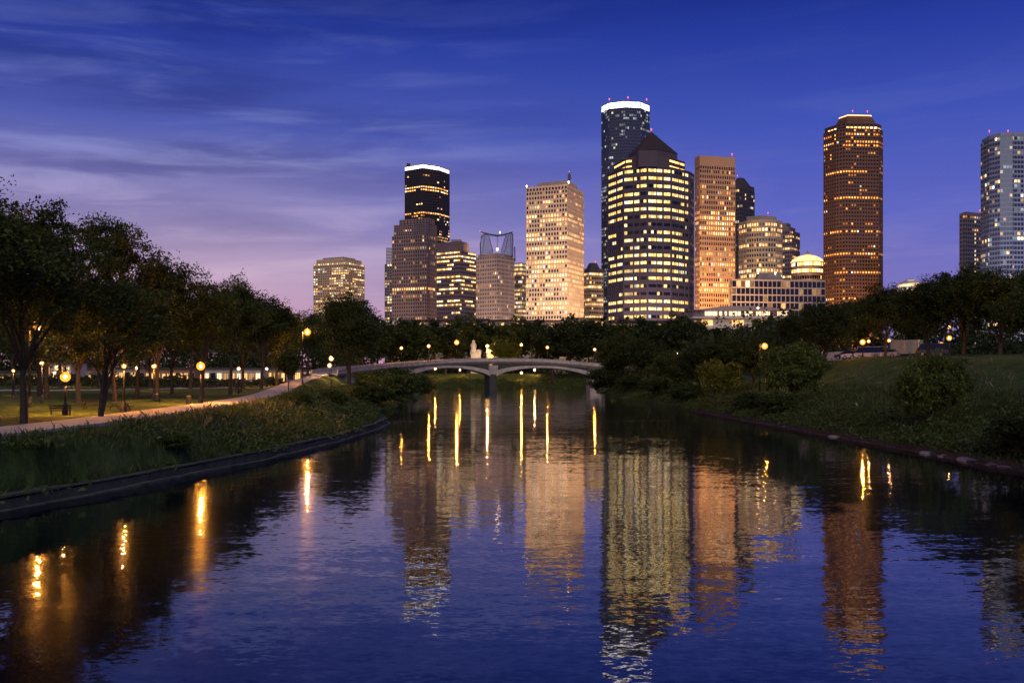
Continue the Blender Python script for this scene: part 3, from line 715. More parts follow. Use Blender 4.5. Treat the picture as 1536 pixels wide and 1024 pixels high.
def storeys(root, poly, z0, z1, nf, bay, lit, wmat, gmat, pier=.42, sill=.34, head=.14, depth=.35, bays=None, blind=(), part='wall'):
    """walls of `nf` storeys round `poly` (world xy, counter-clockwise) with recessed panes; the panes of each storey are one window_band"""
    ox, oy, oz = root.location
    fh = (z1 - z0) / nf; W = MB(); bands = [([], [], []) for _ in range(nf)]; n = len(poly)
    for i in range(n):
        A = Vector((poly[i][0] - ox, poly[i][1] - oy, 0)); B = Vector((poly[(i + 1) % n][0] - ox, poly[(i + 1) % n][1] - oy, 0))
        d = B - A; L = d.length
        if L < .3: continue
        u = d / L; nrm = Vector((u.y, -u.x, 0)); mid = (A + B) / 2 + Vector((ox, oy, 0))
        q = lambda s, z, o=0.0: (A.x + u.x * s - nrm.x * o, A.y + u.y * s - nrm.y * o, z - oz)
        if nrm.dot(Vector((0, 0, 0)) - Vector((mid.x, mid.y, 0))) / mid.length < -.25:
            W.quad(q(0, z0), q(L, z0), q(L, z1), q(0, z1)); continue
        if bays and bays.get(i) is not None: rng_ = [(a * L, b * L) for a, b in bays[i]]
        else:
            nb = max(1, round(L / bay)); bw = L / nb
            rng_ = [((k + pier / 2) * bw, (k + 1 - pier / 2) * bw) for k in range(nb)]
        for f in range(nf):
            za = z0 + f * fh; zs = za + sill * fh; zh = za + (1 - head) * fh; zb = za + fh
            if f in blind: W.quad(q(0, za), q(L, za), q(L, zb), q(0, zb)); continue
            W.quad(q(0, za), q(L, za), q(L, zs), q(0, zs)); W.quad(q(0, zh), q(L, zh), q(L, zb), q(0, zb))
            s = 0.0; vs, fs, cs = bands[f]; m = len(vs); e = [0.0] + [(rng_[k][1] + rng_[k + 1][0]) / 2 for k in range(len(rng_) - 1)] + [L]
            if not rng_: W.quad(q(0, zs), q(L, zs), q(L, zh), q(0, zh)); continue
            for k, s_ in enumerate(e):
                vs += [q(s_, zs - .02, depth), q(s_, zh + .02, depth)]
                if k: o_ = m + 2 * k; fs.append((o_ - 2, o_, o_ + 1, o_ - 1)); cs.append(lit(i, f, k - 1, nf))
            for k, (a, b) in enumerate(rng_):
                if a > s + 1e-4: W.quad(q(s, zs), q(a, zs), q(a, zh), q(s, zh))
                W.quad(q(a, zs), q(a, zs, depth), q(a, zh, depth), q(a, zh)); W.quad(q(b, zs, depth), q(b, zs), q(b, zh), q(b, zh, depth))
                W.quad(q(a, zs), q(b, zs), q(b, zs, depth), q(a, zs, depth)); W.quad(q(a, zh, depth), q(b, zh, depth), q(b, zh), q(a, zh))
                s = b
            if s < L - 1e-4: W.quad(q(s, zs), q(L, zs), q(L, zh), q(s, zh))
    W.build(part, wmat, root)
    for vs, fs, cs in bands:
        if not fs: continue
        b = MB(); b.v = vs; b.f = fs; o = b.build('window_band', gmat, root); me = o.data
        at = me.color_attributes.new('room_light', 'FLOAT_COLOR', 'CORNER')
        at.data.foreach_set('color', np.repeat(np.array([(*c, 1.0) for c in cs], np.float32), 4, 0).ravel())

def loc_poly(root, poly): return [(p[0] - root.location.x, p[1] - root.location.y) for p in poly]
def cap(root, poly, z0, z1, mat, name='parapet', scale=1.0):
    return MB().prism(loc_poly(root, poly), z0 - root.location.z, z1 - root.location.z, scale, True).build(name, mat, root)
def beacon(root, p, r=.9, mat='beacon', name='beacon'):
    b = MB(); r *= .62; b.lathe([(r * .4, -1.0), (r * .4, 0), (r * .7, .1), (r, r), (r * .7, r * 1.8), (.05, r * 2.1)], 8)
    return b.build(name, mat, root, True, Vector(p) - root.location)
def grow(poly, d):
    cx = sum(p[0] for p in poly) / len(poly); cyy = sum(p[1] for p in poly) / len(poly)
    out = []
    for x, y in poly:
        v = Vector((x - cx, y - cyy)); v = v * (1 + d / v.length); out.append((cx + v.x, cyy + v.y))
    return out
def corner_box(px0, pxc, px1, D, a):
    """rectangle whose nearest corner is seen at pxc (distance D), turned by a degrees, with its outer corners seen at px0 and px1"""
    a = R(a); xc = X(pxc, D); k0 = (px0 - HX) / FPX; k1 = (px1 - HX) / FPX
    wl = (xc - k0 * D) / (math.cos(a) + k0 * math.sin(a)); wr = (k1 * D - xc) / (math.sin(a) - k1 * math.cos(a))
    C = (xc, D); L = (xc - wl * math.cos(a), D + wl * math.sin(a)); Rr = (xc + wr * math.sin(a), D + wr * math.cos(a))
    return [L, C, Rr, (L[0] + Rr[0] - C[0], L[1] + Rr[1] - C[1])]
def chain(pts, D, back):
    """visible corners (photo column, extra distance), closed behind"""
    v = [(X(px, D + d), D + d) for px, d in pts]
    k = lambda p, s: (p[0] * (1 + back / p[1]) + s * back * .15, p[1] + back)
    return v + [k(v[-1], -1), k(v[0], 1)]
def floodlight(root, pos, target, power, color, angle=110):
    l = bpy.data.lights.new('floodlight', 'SPOT'); l.energy = power * 2.4; l.color = color; l.spot_size = R(angle); l.spot_blend = 1.0; l.shadow_soft_size = 3
    o = bpy.data.objects.new('floodlight', l); o.parent = root; o.location = Vector(pos) - root.location
    o.rotation_euler = (Vector(target) - Vector(pos)).to_track_quat('-Z', 'Y').to_euler(); col.objects.link(o)

def fm(name, c, **k):
    M[name] = stone(name, c, .8, .10, .04, **k); return name
fm('cream_wall', (.50, .385, .30)); fm('tan_wall', (.46, .29, .18)); fm('brown_wall', (.17, .088, .055)); fm('mauve_wall', (.20, .145, .15)); fm('grey_wall', (.22, .19, .20))
fm('dark_wall', (.075, .065, .075)); fm('navy_wall', (.05, .058, .09), spec=.5); fm('pink_wall', (.42, .33, .32)); fm('roof_dark', (.075, .055, .05)); fm('steel_wall', (.32, .34, .40), spec=.5)
fm('black_wall', (.028, .024, .028)); fm('beige_wall', (.43, .33, .24)); fm('office_wall', (.13, .098, .115)); fm('mullion', (.32, .28, .27))
B0 = 7.0
# --- far left block with stepped crown
D = 1250; poly = corner_box(470, 518, 547, D, 28)
t = tower('office_tower', 'short tan tower alone at the left of the skyline, behind the lone oak', (poly[1][0], D, B0))
zt = Z(393, D); storeys(t, poly, B0, zt, 46, 3.6, lit_fn(1, YEL, .42, (39, 41), .6, .28, .5, .35), 'beige_wall', 'glass', .34, .36, .12)
cap(t, grow(poly, -4), zt, Z(386.5, D), 'beige_wall', 'crown'); cap(t, grow(poly, -12), Z(386.5, D), Z(383.5, D), 'beige_wall', 'roof_block')
floodlight(t, (poly[1][0] + 5, D - 130, 12), (poly[1][0], D, 60), 2.2e5, (1, .66, .36))
# --- slim tower with lattice top
D = 1420; poly = corner_box(577, 588, 600, D, 20)
t = tower('slim_tower', 'slim pale tower with open lattice top, mostly hidden left of the stepped tower', (poly[1][0], D, B0))
storeys(t, poly, B0, Z(396, D), 42, 3.4, lit_fn(2, YEL, .35, (), .9, .3), 'grey_wall', 'glass', .3, .34, .1)
b = MB(); cx = X(584, D); 
for i in range(4):
    for j in range(2): b.tube([(cx + (i - 1.5) * 3 - t.location.x, 4 + 8 * j, Z(396, D) - B0), (cx + (i - 1.5) * 3 - t.location.x, 4 + 8 * j, Z(371, D) - B0)], .55, 5)
for k in range(6):
    z = Z(396 - k * 4.8, D) - B0; b.box((cx - t.location.x, 4, z + .6), (11, .8, .8)); b.box((cx - t.location.x, 12, z + .6), (11, .8, .8))
b.build('lattice', 'steel_wall', t)
# --- stepped mauve tower
D = 1250; poly = corner_box(588, 640, 656.5, D, 24)
t = tower('stepped_tower', 'mauve stone tower with stepped top in front of the black white-crowned one', (poly[1][0], D, B0))
lf = lit_fn(3, PINK, .16, (9, 10, 23), .85, .12, .4, .22)
zt = Z(352, D); storeys(t, poly, B0, zt, 38, 3.3, lf, 'mauve_wall', 'glass_black', .46, .26, .10)
p2 = corner_box(591, 641, 655, D + 2, 24); storeys(t, p2, zt, Z(335, D), 5, 3.3, lit_fn(4, PINK, .05), 'mauve_wall', 'glass_black', .46, .26, .1, part='upper_wall')
p3 = corner_box(599, 643, 652, D + 4, 24); storeys(t, p3, Z(335, D), Z(327, D), 2, 5, lit_fn(5, PINK, .0), 'mauve_wall', 'glass_black', .6, .3, .1, part='top_wall')
cap(t, poly, zt, zt + .8, 'mauve_wall', 'setback_roof'); cap(t, p2, Z(335, D), Z(335, D) + .8, 'mauve_wall', 'setback_roof'); cap(t, p3, Z(327, D), Z(326, D), 'mauve_wall')
floodlight(t, (poly[1][0], D - 90, 12), (poly[1][0] - 10, D, 20), 7e4, (1, .6, .42))
# --- black tower with white lit crown
D = 1400; poly = chain([(607, 20), (634, 0), (659, 16), (674.5, 42)], D, 60)
t = tower('black_tower', 'tall black tower with white lit crown behind the stepped mauve tower', (poly[1][0], D, B0))
N = 72; rows = (60, 61, 65, 66)
zt = Z(252, D); storeys(t, poly, B0, zt, N, 4.2, lit_fn(6, AMB + YEL, .16, (N - 7, N - 8, N - 16), .85, .35, .4, .3, 1.0, lambda q: .3 if q > .79 else 1.6), 'black_wall', 'glass_black', .30, .42, .10)
cap(t, grow(poly, -.6), zt + .0, zt + 5.0, 'crown_white', 'lit_crown'); cap(t, poly, zt + 5.05, zt + 5.8, 'dark_wall', 'crown_rim')
b = MB()
for px in range(609, 675, 4):
    d = float(np.interp(px, [607, 634, 659, 674.5], [20, 0, 16, 42])); b.box((X(px, D + d) - t.location.x, d - .1, zt - B0 + 2.5), (.5, .7, 4.9))
b.build('crown_mullion', 'dark_wall', t)
b = MB(); b.box((X(610, D) - t.location.x, 23, zt - B0 + 9), (5, 5, 4)); b.build('roof_plant', 'dark_wall', t)
beacon(t, (X(650, D), D + 30, zt + 9), .8)
# --- dark banded block
D = 1150; poly = corner_box(655, 690, 714, D, 34)
t = tower('banded_tower', 'dark square tower with broken yellow window bands and beige roof block', (poly[1][0], D, B0))
storeys(t, poly, B0, Z(376, D), 31, 3.0, lit_fn(7, YEL, .45, (5, 13, 18, 23, 26, 28), .72, .55, .62, .35), 'office_wall', 'glass_black', .1, .45, .12)
p2 = corner_box(656, 689, 701, D + 3, 34); cap(t, p2, Z(376, D), Z(361, D), 'office_wall', 'upper_block'); p3 = corner_box(690, 693, 703.5, D + 14, 34)
cap(t, p3, Z(376, D), Z(362, D), 'tan_wall', 'roof_block'); b = MB(); b.box((X(683, D) - t.location.x, 22, Z(358.5, D) - B0), (12, 10, 4)); b.build('roof_plant', 'pink_wall', t)
floodlight(t, (X(706, D - 40), D - 40, 14), (X(704, D), D + 10, 18), 2.2e4, (1, .62, .22), 90)
floodlight(t, (X(712, D), D + 6, Z(372, D)), (X(697, D), D + 20, Z(366, D)), 5.0e3, (1, .6, .3), 80)
# --- tower with wire and glass crown
D = 1250; poly = corner_box(714, 747, 772, D, 36)
t = tower('crowned_tower', 'pale pink tower topped by an open frame of curved tubes and blue glass', (poly[1][0], D, B0))
zt = Z(383, D); storeys(t, poly, B0, zt, 30, 2.7, lit_fn(8, PINK, .10, (), .9, .15, .4, .2), 'pink_wall', 'glass', .44, .28, .1)
cap(t, grow(poly, -3), zt, zt + 3.5, 'pink_wall', 'roof_block'); tp = lambda px, py, d=14: P(px, py, D + d) - t.location
b = MB(); b.tube([tp(721, 382), tp(720.5, 365), tp(722, 355), tp(726, 351.5), tp(732, 352)], .75, 8); b.build('curved_tube', 'navy_wall', t, True)
b = MB(); b.tube([tp(769, 386), tp(769, 352), tp(767, 348)], .75, 8); b.build('curved_tube', 'navy_wall', t, True)
b = MB(); b.tube([tp(772.5, 392), tp(772, 370)], .7, 8); b.tube([tp(767, 386), tp(766.5, 350)], .5, 8); b.build('mast', 'navy_wall', t, True)
b = MB(); b.tube([tp(720, 347.5), tp(727, 349.5), tp(735, 352), tp(746, 353.6), tp(756, 352.2), tp(766, 349.2), tp(769, 348)], [.5, .8, 1.1, 1.2, 1.1, .9, .5], 8); b.build('top_beam', 'navy_wall', t, True)
b = MB(); b.tube([tp(746, 376), tp(746, 354)], .35, 6); b.tube([tp(733, 353), tp(740, 378)], .4, 6); b.tube([tp(759, 352), tp(751, 378)], .4, 6); b.tube([tp(727, 352), tp(724, 381)], .3, 6); b.tube([tp(763, 352), tp(757, 378)], .3, 6); b.build('stay', 'navy_wall', t)
M['crown_glass'] = newmat('crown_glass')[0]; pm = M['crown_glass'].node_tree.nodes['Principled BSDF']; pm.inputs['Base Color'].default_value = (.16, .2, .42, 1); pm.inputs['Roughness'].default_value = .15; pm.inputs['Alpha'].default_value = .55
for q in (((722, 381), (722, 356), (727, 352.5), (733, 353.5), (740, 380)), ((751, 380), (759, 353), (766, 350.5), (766.5, 384), (752, 382))):
    b = MB(); a_ = [tuple(tp(x, y, 14)) for x, y in q]; c_ = [tuple(tp(x, y, 14.6)) for x, y in q]; n = len(q)
    b.add(a_ + c_, [tuple(range(n)), tuple(range(2 * n - 1, n - 1, -1))] + [(i, (i + 1) % n, n + (i + 1) % n, n + i) for i in range(n)]); b.build('glass_panel', 'crown_glass', t)
beacon(t, P(746, 375, D + 10), 2.0, 'flood', 'lamp'); beacon(t, P(750, 349, D + 14), 1.1, 'flood', 'lamp'); beacon(t, P(720, 347, D + 14), .7)
floodlight(t, (poly[1][0], D - 100, 10), (poly[1][0], D, 50), 2.4e5, (1, .64, .46))
# --- slim lit tower
D = 1320; poly = corner_box(768, 783, 792, D, 25)
t = tower('slim_tower', 'narrow tower with gold lit windows squeezed left of the big cream tower', (poly[1][0], D, B0))
storeys(t, poly, B0, Z(395, D), 27, 3.0, lit_fn(9, YEL, .55, (), .9, .45, .4, .4), 'grey_wall', 'glass', .35, .34, .1); cap(t, poly, Z(395, D), Z(394, D), 'grey_wall')
floodlight(t, (poly[1][0], D - 60, 10), (poly[1][0], D, 30), 5.0e4, (1, .62, .3))
# --- cream tower
D = 1000; poly = corner_box(789, 851, 876, D, 24)
t = tower('cream_tower', 'cream stone tower with rows of square windows and one dark mast on its roof', (poly[1][0], D, B0))
rows = (9, 10, 11, 14, 15, 19, 20, 21, 22, 23, 24, 27, 29, 30, 33, 34)
zt = Z(283.5, D); storeys(t, poly, B0, zt, 40, 3.05, lit_fn(10, PINK, .25, rows, .82, .4, .3, .3, 1.0), 'cream_wall', 'glass_black', .40, .28, .13, .5)
storeys(t, grow(poly, -.3), zt, Z(277.5, D), 1, 3.4, lit_fn(11, PINK, 0), 'cream_wall', 'glass_black', .4, .15, .2, part='top_wall'); cap(t, poly, Z(277.5, D), Z(276, D), 'cream_wall')
p2 = corner_box(806, 852, 866, D + 5, 24); cap(t, p2, Z(276, D), Z(270, D), 'cream_wall', 'roof_block'); cap(t, grow(p2, -5), Z(270, D), Z(268, D), 'cream_wall', 'roof_plant')
b = MB(); b.tube([P(854, 270, D + 8) - t.location, P(854, 262, D + 8) - t.location], [1.7, 1.5], 8); b.tube([P(854, 262, D + 8) - t.location, P(854, 258.5, D + 8) - t.location], [.8, .4], 8); b.build('mast', 'dark_wall', t); beacon(t, P(854, 258, D + 8), .6)
beacon(t, P(853, 274, D - 3), 1.2, 'flood', 'lamp'); beacon(t, P(790, 280, D + 20), 1.0, 'flood', 'lamp')
floodlight(t, (poly[1][0] - 15, D - 150, 10), (poly[1][0] - 18, D, 70), 8e5, (1, .68, .45)); floodlight(t, (poly[1][0] + 95, D - 45, 10), (poly[1][0] + 10, D + 25, 50), 4.2e5, (1, .6, .28), 90)
# --- lower lit tower right of it
D = 1220; poly = corner_box(874, 885, 905, D, 60)
t = tower('low_tower', 'lower tower with dense lit rows and dark hipped top right of the cream tower', (poly[1][0], D, B0))
storeys(t, poly, B0, Z(408, D), 24, 2.6, lit_fn(12, YEL + PINK, .6, (20, 12, 13, 8, 9, 4, 5, 2), .9, .5, .5, .4), 'beige_wall', 'glass_black', .25, .36, .12)
cap(t, poly, Z(408, D), Z(402, D), 'dark_wall', 'upper_block'); cap(t, grow(poly, -4), Z(402, D), Z(393, D), 'dark_wall', 'roof', .55); beacon(t, P(893, 393, D + 14), .9)
floodlight(t, (X(893, D - 60), D - 60, 10), (X(893, D), D, 24), 6.0e4, (1, .62, .3))
# --- blue glass tower with white crown
D = 1300; poly = chain([(902, 26), (914, 8), (938, 0), (961, 4), (974.5, 22)], D, 50)
t = tower('glass_tower', 'tallest blue glass tower with white lit crown behind the pyramid roof', (poly[2][0], D, B0))
zt = Z(161, D); N = 84; storeys(t, poly, B0, zt, N, 2.7, lit_fn(13, COOL, .17, (N - 4,), .45, .22, .3, .3, 1.0, lambda q: .9 if q > .7 else 1.8), 'navy_wall', 'glass_blue', .18, .30, .06, .12)
cap(t, grow(poly, -.5), zt, Z(152, D), 'crown_white', 'lit_crown'); cap(t, poly, Z(152, D) + .05, Z(151, D), 'navy_wall', 'crown_rim')
b = MB()
for px, d in ((908, 17), (914, 8), (922, 5), (930, 2.6), (938, 0), (946, 1.4), (954, 2.8), (961, 4), (968, 13)): b.box((X(px, D + d) - t.location.x, d - .2, (zt + Z(152, D)) / 2 - B0), (.7, .7, Z(152, D) - zt - .2))
b.build('crown_mullion', 'steel_wall', t)
for px, py, d in ((914, 149.5, 12), (942, 147, 6), (970, 150, 24)): beacon(t, P(px, py, D + d), 1.3)
# --- big tower with pyramid roof
D = 700; vis = [(911, 30), (935, 8), (971, 0), (1007, 5), (1034, 20), (1041, 32)]
poly = chain(vis, D, 45); t = tower('pyramid_tower', 'broad dark tower with ribbon windows and pyramid roof at the centre right', (poly[2][0], D, B0))
wide = [(.03, .63), (.69, .96)]; N = 27; bays = {0: [(.06, .55), (.62, .94)], 1: [(.04, .40), (.46, .66), (.72, .96)], 2: [(.05, .38), (.41, .62), (.69, .96)], 3: [(.05, .40), (.43, .72), (.78, .95)], 4: [(.05, .55), (.6, .95)], 5: [(.1, .9)]}
def split(bl):   # rooms along a ribbon
    out = []
    for a, b_ in bl:
        k = max(1, round((b_ - a) / .11)); out += [(a + (b_ - a) * i / k, a + (b_ - a) * (i + 1) / k) for i in range(k)]
    return out
bays = {k: split(v) for k, v in bays.items()}
zt = Z(250, D); rows = (26, 25, 24, 23, 22, 21, 17, 15, 14, 12, 9, 8, 6, 5)
storeys(t, poly, B0, zt, N, 3.0, lit_fn(14, GREEN, .42, rows, .86, .4, .6, .5, .85), 'office_wall', 'glass_black', .1, .36, .24, .4, bays)
p2 = chain([(920, 36), (938, 14), (972, 6), (1004, 10), (1027.5, 26)], D, 34)
rib = {0: [(.05, .95)], 1: [(.02, .28)], 2: [], 3: [(.02, .66), (.7, .98)]}
storeys(t, p2, zt, Z(232.5, D), 2, 4, lambda f, fl, b_, n: (4.2, 2.1, .5) if (f, fl) in ((0, 1), (3, 1), (3, 0), (0, 0), (1, 1), (1, 0)) else (0, 0, 0), 'office_wall', 'glass_black', .1, .40, .22, .4, rib, part='upper_wall')
cap(t, grow(poly, .3), zt, zt + .7, 'office_wall', 'setback_roof'); cap(t, p2, Z(232.5, D), Z(231, D), 'office_wall')
p3 = chain([(943, 34), (956, 22), (984, 14), (1016, 28)], D, 30); cap(t, p3, Z(231, D), Z(229, D + 24), 'office_wall', 'roof_base')
ap = P(977, 197.5, D + 42) - t.location; lp = loc_poly(t, grow(p3, .4)); zr = Z(229, D + 24) - B0 + .02; n = len(lp)
b = MB(); b.add([(x, y, zr) for x, y in lp] + [tuple(ap)], [(i, (i + 1) % n, n) for i in range(n)] + [tuple(range(n))[::-1]]); b.build('pyramid_roof', 'roof_dark', t); beacon(t, P(977, 195, D + 42), .9)
b = MB(); b.box((X(971.5, D) - t.location.x, 3.2, (zt + Z(226, D)) / 2 - B0), (13, 7, Z(226, D) - zt)); b.build('crown_pier', 'office_wall', t)
floodlight(t, (X(975, D - 60), D - 60, 10), (X(975, D), D, 20), 1.1e5, (1, .68, .6))
# --- tan slab tower
D = 880; poly = corner_box(1042, 1049.5, 1103, D, 74)
t = tower('tan_tower', 'tan slab tower with tall blank top, right beside the pyramid-roofed tower', (poly[1][0], D, B0))
rows = (12, 16, 17, 21, 27, 28, 29, 30, 31)
zt = Z(253, D); storeys(t, poly, B0, zt, 40, 2.25, lit_fn(15, PINK + AMB[:1], .35, rows, .8, .3, .3, .28), 'tan_wall', 'glass_black', .42, .27, .14, .5)
storeys(t, grow(poly, -.25), zt, Z(247, D), 1, 2.25, lit_fn(16, PINK, 0), 'tan_wall', 'glass_black', .4, .1, .2, part='top_wall'); cap(t, poly, Z(247, D), Z(233, D), 'tan_wall', 'blank_top')
b = MB(); b.box((X(1073, D) - t.location.x, 25, Z(232, D) - B0), (7, 6, 2.2)); b.build('roof_plant', 'dark_wall', t); beacon(t, P(1098, 232, D + 16), .8)
floodlight(t, (X(1080, D - 85), D - 85, 12), (X(1074, D), D, 60), 3.4e5, (1, .52, .22)); floodlight(t, (X(1040, D), D - 75, 12), (X(1060, D), D, 90), 2.4e5, (1, .52, .22))
# --- dark gabled tower
D = 1300; poly = corner_box(1090, 1112, 1132, D, 45)
t = tower('gabled_tower', 'dark tower with sloped top peeping out behind the tan slab', (poly[1][0], D, B0))
storeys(t, poly, B0, Z(283, D), 48, 3.0, lit_fn(17, COOL + YEL, .30, (), .9, .35, .45, .4), 'dark_wall', 'glass_black', .3, .36, .1)
cap(t, grow(poly, -.5), Z(283, D), Z(276, D), 'dark_wall', 'upper_block'); cap(t, grow(poly, -5), Z(276, D), Z(263, D), 'dark_wall', 'roof', .35); beacon(t, P(1106, 264, D + 25), .8)
# --- curved beige tower
D = 950; poly = chain([(1108, 20), (1120, 8), (1138, 1), (1152, 0), (1164, 3), (1173.5, 12)], D, 40)
t = tower('curved_tower', 'rounded beige tower with drum top above the gridded low block', (poly[3][0], D, B0))
zt = Z(333, D); storeys(t, poly, B0, zt, 30, 2.6, lit_fn(18, PINK + YEL, .25, (29, 28, 25, 20, 19), .7, .3, .5, .3), 'beige_wall', 'glass_black', .38, .30, .14, .4)
cap(t, poly, zt, Z(329, D), 'beige_wall'); p2 = chain([(1120, 16), (1140, 8), (1165, 16)], D, 26); cap(t, p2, Z(329, D), Z(321, D), 'beige_wall', 'drum_top'); b = MB(); b.box((X(1148, D) - t.location.x, 24, Z(320, D) - B0), (10, 8, 2)); b.build('roof_plant', 'beige_wall', t); beacon(t, P(1152, 319.5, D + 20), .7)
floodlight(t, (X(1120, D - 90), D - 90, 14), (X(1140, D), D, 60), 2.6e5, (1, .66, .36))
# --- stepped dark tower
D = 1100; poly = corner_box(1170, 1188, 1200, D, 36)
t = tower('stepped_tower', 'dark brown stepped tower just right of the rounded beige tower', (poly[1][0], D, B0))
storeys(t, poly, B0, Z(346, D), 36, 3.0, lit_fn(19, YEL + PINK, .45, (12, 16, 20), .8, .4, .5, .4), 'grey_wall', 'glass_black', .25, .36, .12)
p2 = corner_box(1171, 1184, 1193, D + 4, 36); cap(t, p2, Z(346, D), Z(339, D), 'grey_wall', 'upper_block'); p3 = corner_box(1172, 1180, 1186, D + 6, 36); cap(t, p3, Z(339, D), Z(333, D), 'grey_wall', 'top_block')
# --- lit dome
D = 1050; cx, cyy = X(1211, D + 18), D + 18; cir = [(cx + 17 * math.cos(a), cyy + 17 * math.sin(a)) for a in np.linspace(0, 2 * math.pi, 20, endpoint=False)]
t = tower('domed_tower', 'round tower with glowing dome beside the tall brown tower', (cx, cyy, B0), None)
storeys(t, cir, B0, Z(391, D), 17, 2.8, lit_fn(20, YEL, .3, (16, 15, 12, 13), .92, .4, .5, .5, 1.2), 'beige_wall', 'glass_black', .12, .36, .12)
b = MB(); b.lathe([(17.4, 0), (17.4, .8), (15.5, 3.2), (12.5, 5.2), (8.5, 7), (4, 8)], 24); b.build('dome', lampglass('lit_dome', (1, .72, .32), 1.35, False), t, True, (0, 0, Z(391, D) - B0))
b = MB(); b.lathe([(4, 0), (4, 1.6), (2.5, 2.4), (.4, 3.5), (.2, 7)], 12); b.build('lantern', 'pale_stone', t, False, (0, 0, Z(391, D) - B0 + 7.9))
b = MB(); b.box((22, 6, 20), (12, 20, 76)); b.build('side_block', 'mauve_wall', t)
# --- gridded low block
D = 850; poly = corner_box(1094, 1098, 1238, D, 82)
t = tower('grid_block', 'long low block with a pale grid over dark glass, before the rounded tower', (poly[1][0], D, B0), None, 'building')
storeys(t, poly, B0, Z(420, D), 13, 4.0, lit_fn(21, PINK, .16, (), .9, .12, .4, .12), 'mullion', 'glass_black', .13, .10, .08, .3); cap(t, poly, Z(420, D), Z(418.5, D), 'mullion')
b = MB(); b.prism([(-12, -8), (12, -8), (12, 8), (-12, 8)], 0, 7, .7); b.build('roof_plant', 'grey_wall', t, False, (X(1152, D + 24) - t.location.x, 24, Z(418.5, D) - B0))
beacon(t, P(1137, 409, D + 14), 1.1, 'flood', 'lamp'); beacon(t, P(1163, 410, D + 14), 1.1, 'flood', 'lamp'); beacon(t, P(1138, 405, D + 20), .8, 'flood', 'lamp')
floodlight(t, (X(1150, D - 60), D - 60, 14), (X(1150, D), D, 20), 3.0e4, (1, .66, .42), 130)
# --- tall brown tower
D = 1000; vis = [(1235, 22), (1254, 6), (1268, 0), (1318, 3), (1324.5, 12)]; poly = chain(vis, D, 48)
t = tower('brown_tower', 'tall brown tower with notched amber crown standing alone on the right', (poly[2][0], D, B0))
N = 66; zt = Z(193, D); storeys(t, poly, B0, zt, N, 2.9, lit_fn(22, AMB, .07, (64, 62, 61, 54, 47, 38, 32, 27, 20), .74, .2, .35, .3), 'brown_wall', 'glass_black', .40, .38, .14, .5)
p2 = chain([(1237, 24), (1255, 8), (1269, 2), (1316, 4), (1322, 12)], D, 44); storeys(t, p2, zt, Z(184, D), 2, 4.2, lit_fn(23, YEL, .4, (0,), .75, .8, .4, .8, 1.3), 'brown_wall', 'glass_black', .28, .32, .14, part='crown_wall')
cap(t, poly, zt, zt + .6, 'brown_wall', 'setback_roof'); p3 = chain([(1254, 22), (1270, 8), (1312, 10)], D, 30); cap(t, p3, Z(184, D), Z(178, D), 'brown_wall', 'upper_block')
cap(t, p3, Z(178, D), Z(169, D), 'brown_wall', 'crown_roof', .80); cap(t, grow(p3, -3.2), Z(169, D) + .05, Z(168, D), 'crown_warm', 'lit_rim', .98); beacon(t, P(1279, 167, D + 12), .8); beacon(t, P(1301, 167.5, D + 12), .8)
floodlight(t, (X(1288, D - 52), D - 52, 10), (X(1288, D), D, 20), 4.6e5, (1, .42, .12)); floodlight(t, (X(1215, D - 20), D - 70, 12), (X(1250, D), D, 60), 1.2e5, (1, .42, .13))
# --- small lit dome over the trees
D = 900; cx = X(1365, D)
t = tower('domed_hall', 'little pale lit dome just above the trees on the right', (cx, D, B0), None, 'building')
b = MB(); b.lathe([(14, 0), (14, Z(432, D) - B0), (12, Z(431, D) - B0)], 20); b.build('drum', 'pale_stone', t)
b = MB(); b.lathe([(10, 0), (10, 2.2)], 20, (0, 0, Z(431, D) - B0)); b.build('window_band', lampglass('hall_windows', (1, .78, .45), 1.1, False), t)
b = MB(); b.lathe([(11.5, 0), (11.5, .7), (8, 2.4), (4.5, 3.2), (4.5, 4.2), (2.5, 5), (.3, 5.4)], 20, (0, 0, Z(431, D) - B0 + 2.25)); b.build('dome', 'pale_stone', t); floodlight(t, (cx, D - 40, Z(436, D)), (cx, D, Z(426, D)), 2.0e4, (1, .75, .45), 80)
# --- right edge pair
D = 900; poly = corner_box(1439, 1448, 1478, D, 62)
t = tower('brown_block', 'brown tower with one bright column, left of the blue glass tower at the right edge', (poly[1][0], D, B0))
storeys(t, poly, B0, Z(322, D), 38, 3.0, (lambda L: lambda f, fl, b_, n: (1.3, 1.0, .7) if (f == 1 and b_ == 4 and fl > 6 and (fl * 7) % 5) else L(f, fl, b_, n))(lit_fn(24, AMB, .08, (), .9, .3)), 'grey_wall', 'glass_black', .3, .36, .14)
cap(t, poly, Z(322, D), Z(319, D), 'grey_wall'); cap(t, grow(poly, -3), Z(319, D), Z(317, D), 'grey_wall', 'roof_block'); beacon(t, P(1470, 316, D + 20), .7)
D = 750; poly = chain([(1471, 26), (1484, 10), (1500, 2), (1519, 0), (1521, 1), (1560, 2), (1580, 12)], D, 50)
t = tower('glass_tower', 'blue grey glass tower with rounded front cut off by the right edge', (poly[3][0], D, B0))
storeys(t, poly, B0, Z(204, D), 50, 2.5, lit_fn(25, COOL + YEL, .17, (28,), .5, .25, .35, .3), 'steel_wall', 'glass_blue', .16, .30, .08, .15)
cap(t, grow(poly, -.8), Z(204, D), Z(198, D), 'steel_wall', 'crown')
for px in (1484, 1512): beacon(t, P(px, 197, D + 12), .7)
floodlight(t, (X(1500, D - 90), D - 90, 14), (X(1510, D), D, 60), 1.4e5, (.72, .68, 1.0))
